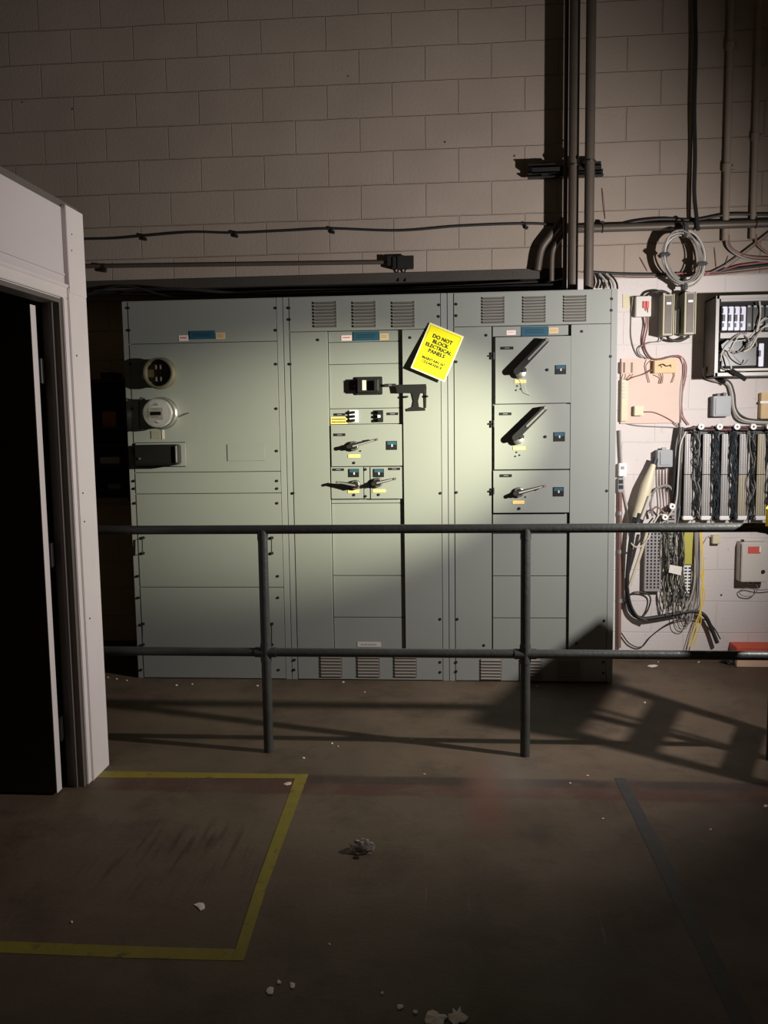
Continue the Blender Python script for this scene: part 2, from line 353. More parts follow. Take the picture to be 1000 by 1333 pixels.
def louver(t, x0, y0, x1, y1, n=8):
    a, b, z0, z1 = rect(x0, y0, x1, y1, YF); s = MB(); h = (z1-z0)/n
    for k in range(n):
        zb = z0+k*h+h*.12; zt = zb+h*.72; dpt = .011
        # hooded slat: closed at the top, open at the bottom
        V = [(a, YF-.0005, zt), (b, YF-.0005, zt), (b-.003, YF-dpt, zb+h*.12), (a+.003, YF-dpt, zb+h*.12)]
        W = [(x, y+.0025, z-.001) for x, y, z in V]
        va = [s.bm.verts.new(v) for v in V]; vb = [s.bm.verts.new(v) for v in W]
        s.bm.faces.new(va); s.bm.faces.new(vb[::-1])
        for i in range(4): s.bm.faces.new((va[i], vb[i], vb[(i+1) % 4], va[(i+1) % 4]))
        for xx in (a, b-.002):   # cheeks
            s.prism([(xx, zt), (xx+.002, zt), (xx+.002, zb), (xx, zb)], YF-.0005, YF-dpt*.8)
    L = s.build('louver', 'slat', t)
    q = MB()
    for k in range(n): q.box(a+.002, b-.002, YF-.0012, YF+.001, z0+k*h+h*.10, z0+k*h+h*.55)
    q.build('slot', 'core', L, label='black strips painted as shade under the slats')  # black strips on the closed panel imitate shade under each slat
def plate(t, x0, y0, x1, y1, m, name, d=0, th=.0025, parent=None, **k):
    a, b, z0, z1 = rect(x0, y0, x1, y1, YF+d); return MB().box(a, b, YF+d-th, YF+d+.001, z0, z1).build(name, m, parent or t, **k)
def dashes(parent, x0, y0, x1, y1, rows, m, d, th=.0032, n=5, fill=.62, name='lettering', Y=None):
    Yb = (YF if Y is None else Y)+d
    a, b, z0, z1 = rect(x0, y0, x1, y1, Yb); s = MB(); h = (z1-z0)/rows
    for r in range(rows):
        x = a
        while x < b-.001:
            w = (b-a)/n*random.uniform(.5, 1.1)
            s.box(x, min(x+w*.8, b), Yb-th, Yb-.001, z0+r*h+h*(1-fill)/2, z0+r*h+h*(1+fill)/2); x += w
    return s.build(name, m, parent)
def nameplate(t, bx0, by0, bx1, by1, sx, sy, tx, ty, d):
    p = plate(t, bx0, by0, bx1, by1, 'blue', 'nameplate', d, .004, label='blue maker plate')
    dashes(p, bx0+5, by0+3, bx1-5, by1-3, 2, 'blued', d, .0048, 7)
    p = plate(t, sx[0], sy[0], sx[1], sy[1], 'stick', 'sticker', d, .002, label='small red and white danger sticker'); dashes(p, sx[0]+2, sy[0]+2, sx[1]-2, sy[1]-3, 1, 'red', d, .0026, 5)
    p = plate(t, tx[0], ty[0], tx[1], ty[1], 'tan', 'sticker', d, .002, label='small tan sticker'); dashes(p, tx[0]+2, ty[0]+2, tx[1]-2, ty[1]-2, 2, 'olive', d, .0026, 4, .4)

# ---- section one: meters
t, a, b = section(0, 'left cabinet of the grey-green switchgear, carrying the two round electric meters')
def zs(py, px=268): return Z(py, px)
cuts = [H-.002, zs(446), zs(614.5), zs(642.5), zs(764.5), .004]
for z1, z0 in zip(cuts, cuts[1:]): panel(t, a, b, z0, z1)
for py in (401, 430, 474, 532, 587, 626, 636, 655, 750, 778, 872): 
    screw(t, 360.5+(py-600)*.0085, py); screw(t, 167+(py-392)*.035 if py < 880 else 177, py)
nameplate(t, 247, 430.5, 280, 441.5, (233, 245), (436.5, 444), (281, 293), (433, 441.5), 0)
# embossed blank
p0 = rect(296, 578, 345, 600, YF)
MB().box(p0[0], p0[1], YF-.003, YF, p0[2], p0[3], .0028).build('blanking_plate', 'gear', t)
def mpos(px, py): p = at(px, py, YF); return Vector((p.x, YF, p.z))
c = mpos(210.5, 486)
o = MB().lathe(c, [(.094, 0), (.094, .006), (.084, .010), (.082, .040), (.080, .055), (.088, .058), (.088, .070), (.079, .070), (.079, .012), (0, .012)]).build('meter_socket', 'brass', t, label='empty round meter socket with bare jaws', smooth=True)
MB().cyl(c+Vector((0, -.012, 0)), c+Vector((0, -.020, 0)), .077).build('socket_back', 'sock', o)
for dx in (-.004,):
    for dz in (.034, -.036):
        for e in (-.014, .014): MB().box(c.x+dx+e-.006, c.x+dx+e+.005, YF-.05, YF-.02, c.z+dz-.013, c.z+dz+.013, .002).build('jaw', 'steel', o)
MB().box(c.x-.108, c.x-.094, YF-.05, YF-.028, c.z-.035, c.z-.004, .002).build('latch', 'steel', o)
c = mpos(213, 538)
o = MB().lathe(c, [(.095, 0), (.095, .008), (.086, .012), (.086, .055), (.092, .058), (.092, .075), (.084, .078), (0, .078)]).build('electric_meter', 'steel', t, label='round glass-domed electric meter', smooth=True)
MB().lathe(c+Vector((0, -.078, 0)), [(.083, 0), (.083, .05), (.078, .068), (.060, .078), (0, .082)]).build('glass_dome', 'glass', o, smooth=True)
MB().lathe(c+Vector((0, -.0785, 0)), [(.079, 0), (.079, .030), (.074, .034), (0, .034)]).build('meter_body', 'white_p', o, smooth=True)
yy = YF-.078-.034-.001
MB().box(c.x-.048, c.x+.036, yy-.006, yy, c.z-.038, c.z+.030, .002).build('face_card', 'wirelite', o)
MB().box(c.x-.036, c.x+.026, yy-.009, yy-.005, c.z-.012, c.z+.008).build('display', 'lcd', o)
s = MB()
for z, x0, x1 in ((.022, -.03, .02), (.045, -.02, .01), (.052, -.012, .006), (-.022, -.03, .01), (-.048, -.02, .0), (-.055, -.01, .01)): s.box(c.x+x0, c.x+x1, yy-.0075, yy-.0005, c.z+z-.0025, c.z+z+.0025)
s.build('lettering', 'greyp', o)
MB().tube([c+Vector((-.10, -.03, .085)), c+Vector((-.125, -.05, .08)), c+Vector((-.13, -.05, -.08)), c+Vector((-.10, -.03, -.09))], .004).build('seal_bracket', 'blackm', o)
MB().tube([mpos(233, 543)+Vector((0, -.01, 0)), mpos(240, 540)+Vector((0, -.012, 0)), mpos(246, 537.5)+Vector((0, -.003, 0))], .0022).build('seal_wire', 'blackm', o)
p = plate(t, 197, 561, 209, 571, 'olive', 'tag', 0, .003, label='small dark tag under the meter')
plate(t, 211, 559.5, 214, 571.5, 'wirelite', 'tag', 0, .003)
q = rect(181, 577.5, 237, 606, YF)
o = MB().box(q[0]-.02, q[1]+.028, YF-.008, YF, q[2]-.008, q[3]+.008, .006).build('test_switch', 'gear2', t, label='oblong black test switch box with a chrome latch')
MB().box(q[0], q[1], YF-.085, YF-.008, q[2]+.006, q[3]-.004, .008).build('cover', 'black', o)
MB().box(q[1]-.012, q[1]-.002, YF-.098, YF-.08, q[2]+.02, q[3]-.012, .003).build('latch', 'steel', o)
MB().cyl((q[0]+.035, YF-.092, (q[2]+q[3])/2-.02), (q[0]+.035, YF-.08, (q[2]+q[3])/2-.02), .006).build('knob', 'steel', o)
# faint handwriting beside the meter
s = MB()
for k in range(16):
    px = 246+random.random()*30; py = 524+random.random()*14; p = at(px, py, YF); w = random.uniform(.004, .016); s.box(p.x, p.x+w, YF-.0006, YF+.0005, p.z, p.z+.0018)
s.build('pencil_note', 'olive', t)
for px, py in ((187, 700), (187, 812), (354.5, 700), (354.5, 812)):      # wire pull handles
    p0 = at(px, py, YF); p1 = at(px, py+(20 if py < 800 else 27), YF); e = Vector((0, -.022, 0)); 
    MB().tube([p0, p0+e, p1+e, p1], .0035, smooth=0).cyl(p0, p0+e*.4, .009).cyl(p1, p1+e*.4, .009).build('pull_handle', 'blackm', t)

# ---- rotary switches
def rotary(t, hub, tip, tail, d, big=False):
    h = at(*hub, YF+d); q = at(*tip, YF+d); e = at(*tail, YF+d); y = YF+d
    if big:
        o = MB().lathe((h.x, y, h.z), [(.030, 0), (.028, .03), (.020, .034), (0, .034)], 20).build('handle_hub', 'steel', t, smooth=True)
        MB().bar((e.x, e.z), (q.x, q.z), .036, .030, y-.058, y-.010).build('handle', 'black', o, label='long black switch handle')
        MB().bar((e.x*.6+q.x*.4, e.z*.6+q.z*.4), (q.x+.004, q.z+.003), .012, .012, y-.063, y-.056).build('handle_edge', 'steel', o, label='bright metal front edge')  # steel strip along the front of the black handle
        MB().cyl((q.x+.004, y-.045, q.z+.003), (q.x+.004, y-.066, q.z+.003), .010).build('handle_tip', 'steel', o)
        MB().cyl((h.x+.022, y-.05, h.z+.016), (h.x+.022, y, h.z+.016), .012).build('lock_lug', 'blackm', o)
    else:
        o = MB().lathe((h.x, y, h.z), [(.029, 0), (.029, .018), (.018, .022), (.016, .045), (0, .045)], 24).build('handle_hub', 'black', t, smooth=True)
        MB().ring((h.x, y-.02, h.z), (0, -1, 0), .023, .004).build('hub_ring', 'steel', o, smooth=True)
        MB().bar((e.x, e.z), (q.x, q.z), .022, .011, (y-.050, y-.046), (y-.022, y-.034)).build('handle', 'blackm', o, label='slim dark switch handle')
        MB().bar((h.x, h.z), (q.x, q.z), .008, .006, (y-.054, y-.049), (y-.049, y-.045)).build('handle_edge', 'galv', o, label='grey metal front edge')  # grey metal strip on the front of the slim handle
        MB().cyl((q.x, y-.034, q.z), (q.x, y-.054, q.z), .008).build('handle_tip', 'steel', o, label='bright tip')
    return o
def drawer(t, x0, y0, x1, y1, d, name='switch_door'):
    a, b, z0, z1 = rect(x0, y0, x1, y1, YF); return MB().box(a+.001, b-.001, YF+d, YF+.034, z0+.0015, z1-.0015, .0015).build(name, 'gear', t)
def blackplate(o, x0, y0, x1, y1, d):
    p = plate(None, x0, y0, x1, y1, 'black', 'label_plate', d, .003, parent=o, label='engraved black name plate')
    xm, ym = (x0+x1)/2, (y0+y1)/2; dashes(p, xm-3, ym-.6, xm+3, ym+.6, 1, 'greyp', d, .0036, 4)
def bluesq(o, x0, y0, x1, y1, d):
    p = plate(None, x0, y0, x1, y1, 'black', 'rating_plate', d, .004, parent=o, label='small black and blue rating plate')
    plate(None, x0+1, y0+.8, x1-1, y0+(y1-y0)*.42, 'blue', 'stripe', d, .0048, parent=p); xm = (x0+x1)/2
    plate(None, xm-.6, y0+4.4, xm+1.2, y0+7.6, 'wirelite', 'mark', d, .0056, parent=p)
def ytag(o, x0, y0, x1, y1, d):
    p = plate(None, x0, y0, x1, y1, 'ytag', 'position_tag', d, .003, parent=o, label='orange-yellow tag under the handle'); dashes(p, x0+2, y0+1, x1-2, y1-1, 1, 'orange', d, .0035, 5)

# ---- section two
t, a, b = section(1, 'middle cabinet of the grey-green switchgear, with small switches and a black bracket')
zt1 = Z(430, 478); zb1 = Z(851, 478)
panel(t, a, b, zt1, H-.002, name='vent_panel'); panel(t, a, b, .004, zb1, name='vent_panel')
xa, xb = X(430.5, 640), X(525.5, 640)
panel(t, a, xa, zb1, zt1, name='side_panel'); panel(t, xb, b, zb1, zt1, name='side_panel')
D = .018
cy = [zt1, Z(444.5, 478), Z(473.5, 478), Z(531.5, 478), Z(552, 478)]
for z1, z0 in zip(cy, cy[1:]): panel(t, xa, xb, z0, z1, D)
cy = [Z(650, 478), Z(655.5, 478), Z(750, 478), Z(804.5, 478), zb1]
for z1, z0 in zip(cy, cy[1:]): panel(t, xa, xb, z0, z1, D)
panel(t, xa, xb, cy[0], Z(552, 478), .022, m='gear', name='liner')
for x0, x1 in ((409.5, 438.5), (460.5, 489.5), (511.5, 540)): louver(t, x0, 392, x1, 426.5)
for x0, x1 in ((418, 446), (466, 495), (514, 543)): louver(t, x0, 853, x1, 881, 7)
nameplate(t, 460, 431.5, 494, 443.5, (444.5, 458), (436.5, 443.5), (494.5, 506), (434, 442.5), D)
for px, py in ((376.5, 401), (377, 416), (378, 474), (382, 642), (383, 872), (383.5, 859), (571.5, 397), (571, 412), (573.5, 642), (573, 806), (573, 862), (573, 875), (414, 442.5), (534, 439.5)): screw(t, px, py, 0)
# moulded breaker
q = rect(463, 490.5, 498, 514, YF+D); y = YF+D
o = MB().box(q[0], q[1], y-.012, y, q[2], q[3], .003).build('main_breaker', 'black', t, label='black moulded main breaker')
MB().box(q[0]+.012, q[1]-.012, y-.055, y-.012, q[2]+.012, q[3]-.012, .006).build('breaker_body', 'black', o)
MB().box(q[0]+.045, q[0]+.068, y-.058, y-.05, q[2]+.025, q[3]-.022).build('rating_card', 'wirelite', o, label='pale printed card on the breaker')
MB().box(q[1]-.045, q[1]-.030, y-.085, y-.05, q[2]+.024, q[3]-.024, .004).build('toggle', 'black', o)
MB().box(q[1]-.024, q[1]-.020, y-.0575, y-.05, q[2]+.02, q[3]-.02).build('edge_strip', 'steel', o)
q = rect(455, 496.5, 465, 508, YF+D)
MB().box(q[0], q[1], y-.02, y, q[2], q[3], .002).build('breaker_side_block', 'black', o); p = at(461.5, 502.5, y-.02); MB().cyl((p.x, y-.024, p.z), (p.x, y-.019, p.z), .003, n=8).build('rivet', 'steel', o)  # small black block at the left side of the breaker
# black bracket hanging over the side panel
q = rect(515, 500.5, 554, 511.5, YF); P = lambda px, py: (at(px, py, YF).x, at(px, py, YF).z)
o = MB().prism([P(515, 501), P(555, 500), P(555, 504), P(551, 512), P(517, 511.5)], YF-.010, YF).build('lifting_bracket', 'black', t, label='black lever bracket with a flared foot')
MB().prism([P(536, 511), P(547.5, 511), P(544.5, 522), P(545.5, 529.5), P(553.5, 531.5), P(554, 534.5), P(530, 535.5), P(529, 532.5), P(537, 529.5), P(538.5, 522)], YF-.006, YF).build('bracket_leg', 'black', o)
MB().prism([P(552, 503), P(555.5, 503), P(555, 531), P(553, 531)], YF-.006, YF-.001).build('bracket_strut', 'blackm', o)
for px, py in ((530.5, 516.5), (556.5, 516)): p = at(px, py, YF); MB().cyl((p.x, YF-.02, p.z), (p.x, YF+.001, p.z), .006, n=8).build('bolt', 'blackm', o)
p = at(501, 501.5, YF+D); p2 = at(516, 501.5, YF+D); MB().box(p.x, p2.x, YF-.018, YF-.008, p.z-.009, p.z+.007, .002).build('rod', 'blackm', o)
p = at(506, 501.5, YF); p2 = at(510, 501.5, YF); MB().box(p.x, p2.x, YF-.021, YF-.017, p.z-.005, p.z+.004).build('rod_collar', 'steel', o)
# small breakers
for x0, x1, white_body in ((455, 466.5, True), (488, 499, False)):  # left breaker body is white, right one black
    q = rect(x0, 534, x1, 549.5, y); o = MB().box(q[0], q[1], y-.008, y, q[2], q[3], .001).build('small_breaker', 'white_p' if white_body else 'black', t, label='three-pole small breaker')
    w = (q[1]-q[0]); 
    for k in range(3):
        zc = q[2]+(k+.5)*(q[3]-q[2])/3
        MB().box(q[0]+w*.35, q[0]+w*.68, y-.028, y-.008, zc-.009, zc+.007, .002).build('toggle', 'black' if white_body or k != 1 else 'white_p', o)
blackplate(t, 435, 538, 449.5, 541.3, D); blackplate(t, 504, 537, 518.5, 540.3, D)
p = plate(t, 430.8, 543, 452, 552, 'ytag', 'sticker', D, .0025, label='orange-yellow sticker with two lines of print'); dashes(p, 432, 544, 450, 551, 2, 'ink', D, .0031, 7, .42)
# switch doors
xr = 523.6
d1 = drawer(t, 430.9, 552.6, xr, 607, 0); blackplate(d1, 434.8, 564.2, 449.7, 567.6, 0); bluesq(d1, 503.5, 574, 517, 585.5, 0); ytag(d1, 453.5, 591.5, 469, 595.8, 0)
rotary(d1, (461, 580.5), (491.5, 571.8), (455, 581.2), 0); screw(d1, 461, 602.5); screw(d1, 469.5, 587, 0, .003, .006)
d2 = drawer(t, 430.9, 607.6, 473.2, 649.6, 0); blackplate(d2, 433.5, 609.8, 448, 612.8, 0); bluesq(d2, 454.3, 610.3, 467.5, 621, 0); ytag(d2, 453, 637.5, 467.5, 641.5, 0)
rotary(d2, (463, 631), (440, 627), (466, 631.5), 0, False); screw(d2, 461, 644.3)
d3 = drawer(t, 482.2, 607.6, xr, 649.6, 0); blackplate(d3, 506, 608.8, 521, 611.8, 0); bluesq(d3, 486.5, 610.3, 500, 621, 0); ytag(d3, 485.5, 637, 502, 641, 0)
rotary(d3, (492, 628), (515, 622.5), (487, 629.2), 0); screw(d3, 493, 644)
d4 = drawer(t, 473.6, 607.6, 481.8, 649.6, .004, 'filler_strip'); screw(d4, 476, 611); screw(d4, 476, 646)
p = plate(t, 465.5, 835.5, 496, 842, 'wirelite', 'label_plate', D, .003, label='white name plate near the floor'); dashes(p, 470, 837, 490, 841, 1, 'greyp', D, .0036, 5, .5)

# ---- section three
t, a, b = section(2, 'right cabinet of the grey-green switchgear, with three stacked switch doors')
zt1 = Z(423.5, 690); zb1 = Z(852, 690)
panel(t, a, b, zt1, H-.002, name='vent_panel'); panel(t, a, b, .004, zb1, name='vent_panel')
xa, xb = X(641.5, 640), X(741.5, 640)
panel(t, a, xa-.004, zb1, zt1, name='side_panel'); panel(t, xb, b, zb1, zt1, name='side_panel')
panel(t, xa, xb, Z(437, 690), zt1, D); panel(t, xa, xb, Z(669, 690), Z(438, 690), .026, name='liner')
cy = [Z(669, 690), Z(695, 690), Z(750.5, 690), Z(805.5, 690), zb1]
for z1, z0 in zip(cy, cy[1:]): panel(t, xa, xb, z0, z1, D)
for x0, x1 in ((628.5, 657), (681.5, 710.5), (734.5, 763.5)): louver(t, x0, 386+(640-x0)*.02, x1, 421+(640-x0)*.02, 9)
for x0, x1 in ((626, 653.5), (677, 705), (727, 755)): louver(t, x0, 857, x1, 884.5, 7)
nameplate(t, 679, 425, 714, 437.5, (659.5, 671.5), (430, 436), (714.5, 727), (426.5, 434), D)
for px, py in ((594, 396), (594, 411), (594, 471), (594.5, 641), (595.5, 806), (594, 862), (594, 874), (796.5, 389), (796, 404), (795, 464), (790, 639), (786.5, 808), (785.5, 862), (785.5, 876), (633, 436.5), (757.5, 431.5), (630, 840), (750.5, 837.5)): screw(t, px, py)
YD = -.008
d1 = drawer(t, 644.5, 438, 743.3, 525.3, YD); blackplate(d1, 652, 451.3, 668.5, 455, YD); bluesq(d1, 723, 475.3, 737, 487.3, YD); ytag(d1, 670, 494.3, 685, 498.6, YD)
rotary(d1, (677, 486), (710, 444.5), (672, 484), YD, True)
d2 = drawer(t, 643.2, 526.3, 742, 611, YD); blackplate(d2, 650.3, 537, 666, 540.5, YD); bluesq(d2, 721, 562.5, 735.5, 574.5, YD); ytag(d2, 668, 581.2, 684, 585.5, YD)
rotary(d2, (674, 572), (708, 532), (670, 569.5), YD, True)
d3 = drawer(t, 641.8, 612, 741.3, 667.5, YD); blackplate(d3, 651, 617.3, 666.5, 621, YD); bluesq(d3, 720.3, 634, 734, 646, YD); ytag(d3, 667.5, 651.7, 682.5, 655.8, YD)
rotary(d3, (675.5, 640.5), (708, 632), (670, 641.8), YD)
for d, pts in ((d1, ((712.5, 481.5), (673.5, 502.5), (678, 506.5), (672, 508))), (d2, ((710, 568.5), (672.5, 588.7), (676.5, 592.5), (671, 594))), (d3, ((676, 662), (684, 647)))):
    for i, (px, py) in enumerate(pts): screw(d, px, py, YD, (.006 if i == 0 else .0032), .010 if i == 0 else .003)
p = at(681, 492, YF+YD); MB().tube([p+Vector((0, -.03, 0)), at(683, 500, YF-.03), at(686, 510, YF-.03), at(691, 514.5, YF-.015)], .0013).build('seal_wire', 'olive', d1)
for py in (463.5, 551.5, 639): 
    p = at(641.2, py, YF); MB().cyl((p.x+.006, YF-.016, p.z-.02), (p.x+.006, YF-.016, p.z+.02), .005).box(p.x-.018, p.x+.012, YF-.012, YF-.006, p.z-.004, p.z+.004).build('hinge', 'blackm', t)
p = at(431, 577.5, YF)
# ---- warning sign
TL, TR, BR, BL = [at(x, y, YF-.03) for x, y in ((560.5, 419), (604.5, 438), (578.5, 497), (534, 479))]
c = (TL+TR+BR+BL)/4; ux = (TR-TL+BR-BL).normalized(); uz = (TL-BL+TR-BR).normalized()
W, Hh = ((TR-TL).length+(BR-BL).length)/2, ((TL-BL).length+(TR-BR).length)/2
ang = math.atan2(ux.z, ux.x)
mt = Matrix.Translation((c.x, YF-.020, c.z)) @ Matrix.Rotation(-ang, 4, 'Y') @ Matrix.Rotation(math.radians(-5.5), 4, 'X')
t = thing('warning_sign', (c.x, YF-.034, c.z), 'yellow warning sign hanging tilted across two cabinets', 'sign')
MB().box(-W/2, W/2, -.0015, .0015, -Hh/2, Hh/2).xform(mt).build('sign_board', 'signedge', t, label='pale rim of the board')
k = .007; MB().box(-W/2+k, W/2-k, -.0022, .001, -Hh/2+k, Hh/2-k).xform(mt).build('sign_face', 'yellow', t)
s = MB(); k = .012; w = .0009
for x0, x1, z0, z1 in ((-W/2+k, W/2-k, Hh/2-k-w, Hh/2-k), (-W/2+k, W/2-k, -Hh/2+k, -Hh/2+k+w), (-W/2+k, -W/2+k+w, -Hh/2+k, Hh/2-k), (W/2-k-w, W/2-k, -Hh/2+k, Hh/2-k)): s.box(x0, x1, -.0028, -.001, z0, z1)
s.xform(mt).build('border_line', 'ink', t)
text_on([('DO NOT', 0, .078, .030, .0011), ('BLOCK', 0, .049, .030, .0011), ('ELECTRICAL', 0, .020, .029, .0011), ('PANELS', 0, -.009, .030, .0011), ('MAINTAIN 36"', 0, -.056, .022, .0006), ('CLEARANCE', 0, -.078, .022, .0006)], 'ink', 'lettering', t, mt @ Matrix.Translation((0, -.003, 0)))
for xx, zz in ((.0, Hh/2-.004), (-.09, Hh/2-.004)): 
    v = mt @ Vector((xx, 0, zz)); MB().cyl((v.x, v.y+.002, v.z), (v.x, YF-.001, v.z), .006, n=10).build('fixing', 'blackm', t)

# ------------------------------------------------------------------ guard rail
RY = -1.6305; RZ, RM, RR = 1.0657, .4847, .021
XR = at(1014, 690, RY).x
t = thing('guard_rail', (2.3, RY, 0), 'dark grey pipe guard rail in front of the switchgear', 'railing')
dv = Vector((.735, -.678, 0))
MB().tube([(.2, RY, RZ), (1.5, RY, RZ), (XR-.05, RY, RZ)], RR, 14, 0).build('top_rail', 'rail', t, smooth=True)
MB().tube([(.2, RY, RM), (XR-.02, RY, RM)], RR, 14, 0).build('mid_rail', 'rail', t, smooth=True)
xp = []
for px in (350, 684):
    x = fl(px, 981).x if px == 350 else 2.9228
    x = 1.714 if px == 350 else x; xp.append(x)
    MB().tube([(x, RY, 0), (x, RY, RZ)], RR*1.08, 14, 0).build('post', 'rail', t, smooth=True)
    MB().cyl((x, RY, RM-.045), (x, RY, RM+.045), RR*1.22, n=16).cyl((x-.05, RY, RM), (x+.05, RY, RM), RR*1.18, n=16).build('tee_fitting', 'rail', t, smooth=True)
    MB().cyl((x, RY, RZ-.05), (x, RY, RZ-.004), RR*1.2, n=16).build('tee_fitting', 'rail', t, smooth=True)
for x in (.35, ): MB().tube([(x, RY, 0), (x, RY, RZ)], RR*1.08, 14, 0).build('post', 'rail', t, smooth=True)
cn = Vector((XR, RY, 0))
MB().tube([(XR-.09, RY, RZ), (XR-.04, RY, RZ-.012), (XR-.010, RY, RZ-.045), (XR, RY, RZ-.10), (XR, RY, .4), (XR, RY, 0)], RR*1.05, 14, 6).build('corner_post', 'rail', t, smooth=True)
# short step ladder leaning on the end of the rail, most of it past the edge of the photograph
FA, FB, TA, TB = Vector((4.35, -2.22, 0)), Vector((4.57, -1.80, 0)), Vector((4.02, -1.775, 1.14)), Vector((4.16, -1.44, 1.14))
t = thing('step_ladder', (FA+FB)/2, 'short dark ladder with a yellow top cap leaning at the rail end, far right', 'ladder')
for a_, b_ in ((FA, TA), (FB, TB)): MB().tube([a_, b_], .026, 8, 0).build('side_rail', 'blackm', t)
MB().tube([(FA+FB)/2+Vector((0, 0, .2)), (TA+TB)/2], .010, 8, 0).build('brace', 'blackm', t)
for h in (.24, .48, .72, .95):
    k = h/1.14; p, q_ = FA.lerp(TA, k), FB.lerp(TB, k); MB().tube([p, q_], .045, 8, 0, flat=.45).build('step', 'blackm', t)
ax = (TB-TA).normalized(); nx = Vector((ax.y, -ax.x, 0)); s = MB(); pts = [TA-ax*.05-nx*.09, TB+ax*.05-nx*.09, TB+ax*.05+nx*.06, TA-ax*.05+nx*.06]
s.slab([(p.x, p.y) for p in pts], 1.09, 1.165).build('top_cap', 'ybox', t, label='yellow top cap')

# ------------------------------------------------------------------ booth with door at the left
BX = .992; YE = fl(137, 996).y; YE = -1.826; ZT = 2.452
th = .068
Yj = -2.045                                     # far side of the door opening
Ztop = 2.075; Yn = Yj-.92
s = MB().box(BX-th, BX, Yj, YE-.004, 0, ZT).box(BX-th, BX, -4.4, Yn, 0, ZT).box(BX-th, BX, Yn, Yj, Ztop, ZT)
s.build('wall_booth', 'white', kind='structure')
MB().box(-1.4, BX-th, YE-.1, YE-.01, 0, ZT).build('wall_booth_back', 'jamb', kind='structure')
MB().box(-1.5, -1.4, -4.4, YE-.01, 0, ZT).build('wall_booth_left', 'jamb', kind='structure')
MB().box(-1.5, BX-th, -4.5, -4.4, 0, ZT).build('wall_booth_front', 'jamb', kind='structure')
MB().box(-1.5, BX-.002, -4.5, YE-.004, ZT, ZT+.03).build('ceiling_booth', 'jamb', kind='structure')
# corner board + casings
MB().box(BX, BX+.020, YE-.165, YE+.003, Ztop+.03, ZT+.01, .002).box(BX, BX+.018, Yj+.055, YE+.003, .0, Ztop+.03, .002).build('trim_2', 'trimw', kind='structure')
s = MB().box(BX, BX+.014, Yn-.06, Yj+.053, Ztop+.005, Ztop+.062, .003).box(BX, BX+.014, Yj+.004, Yj+.053, 0, Ztop+.005, .003).box(BX, BX+.014, Yn-.055, Yn-.005, 0, Ztop+.005, .003)
s.box(BX, BX+.021, Yn-.06, Yj+.053, Ztop+.047, Ztop+.062, .003).box(BX, BX+.021, Yj+.040, Yj+.053, 0, Ztop+.06, .003)
s.build('trim_3', 'trimw', kind='structure')
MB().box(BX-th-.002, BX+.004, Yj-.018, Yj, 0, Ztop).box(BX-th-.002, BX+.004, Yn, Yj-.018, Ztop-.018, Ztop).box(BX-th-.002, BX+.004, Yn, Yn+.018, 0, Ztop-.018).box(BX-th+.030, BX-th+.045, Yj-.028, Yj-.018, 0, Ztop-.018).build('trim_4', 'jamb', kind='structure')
MB().box(BX, BX+.006, -4.4, YE-.17, Ztop+.100, Ztop+.108).build('trim_5', 'white', kind='structure')
dx1 = BX-th-.006; dy = Yj-.085
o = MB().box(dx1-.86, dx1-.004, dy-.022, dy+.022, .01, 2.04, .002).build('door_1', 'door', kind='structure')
MB().box(dx1-.004, dx1, dy-.022, dy+.022, .01, 2.04).build('door_edge', 'trimw', o, label='white painted hinge edge')
MB().box(dx1-.62, dx1-.44, dy-.026, dy-.02, 1.15, 1.75).build('vision_panel', 'lcd', o)
for z in (.27, 1.02, 1.78):
    MB().cyl((dx1+.005, dy+.030, z-.05), (dx1+.005, dy+.030, z+.05), .006).box(dx1-.02, dx1+.003, dy+.022, Yj-.016, z-.05, z+.05).build('hinge', 'blackm', o)
for i, (px, py) in enumerate(((93, 305), (93, 326), (100, 463), (108, 642), (110, 679), (117, 805))): 
    d = ray(px, py); k = (BX+.019-CAM.x)/d.x; p = CAM+d*k; MB().cyl((p.x-.003, p.y, p.z), (p.x+.0015, p.y, p.z), .004, n=8).build('trim_'+str(6+i), 'blackm', kind='structure')

# ------------------------------------------------------------------ shelf in the recess
q = rect(112, 494, 163, 652, .15)
t = thing('open_shelf', ((q[0]+q[1])/2, .25, q[2]), 'black open shelf in the recess left of the switchgear', 'shelf')
MB().box(q[0]-.28, q[0]-.26, .15, .39, q[2], q[3]).build('side_panel', 'shelf', t); MB().box(q[1], q[1]+.02, .15, .39, q[2], q[3]).build('side_panel', 'shelf', t)
MB().box(q[0]-.28, q[1]+.02, .39, .40, q[2], q[3]).build('back_panel', 'shelf', t)
zsf = [at(140, py, .15).z for py in (556, 578, 604, 637)]
for z in zsf+[q[3]]: MB().box(q[0]-.26, q[1], .15, .39, z-.018, z).build('shelf_board', 'shelf', t)
MB().box(q[0]-.2, q[0]-.17, .40, .42, q[2]+.05, q[2]+.1).box(q[1]-.03, q[1], .40, .42, q[2]+.05, q[2]+.1).box(q[0]-.2, q[0]-.17, .40, .42, q[3]-.1, q[3]-.05).box(q[1]-.03, q[1], .40, .42, q[3]-.1, q[3]-.05).build('wall_bracket', 'shelf', t)
def on_shelf(x0, x1, z, h, m, name, label, cat, bev=.002, y0=.19, y1=.36):
    MB().box(at(x0, 560, .19).x, at(x1, 560, .19).x, y0, y1, z, z+h, bev).build(name, m, label=label, cat=cat)
on_shelf(134, 152, zsf[0], .105, 'orangeb', 'carton', 'orange-brown carton on the black shelf', 'box')
on_shelf(128, 154, zsf[2], .045, 'boxg', 'paper_stack', 'thick pale stack of papers on the black shelf', 'papers')
on_shelf(137, 154, zsf[3], .03, 'greyp', 'paper_stack', 'thin grey stack of papers on the bottom shelf', 'papers')
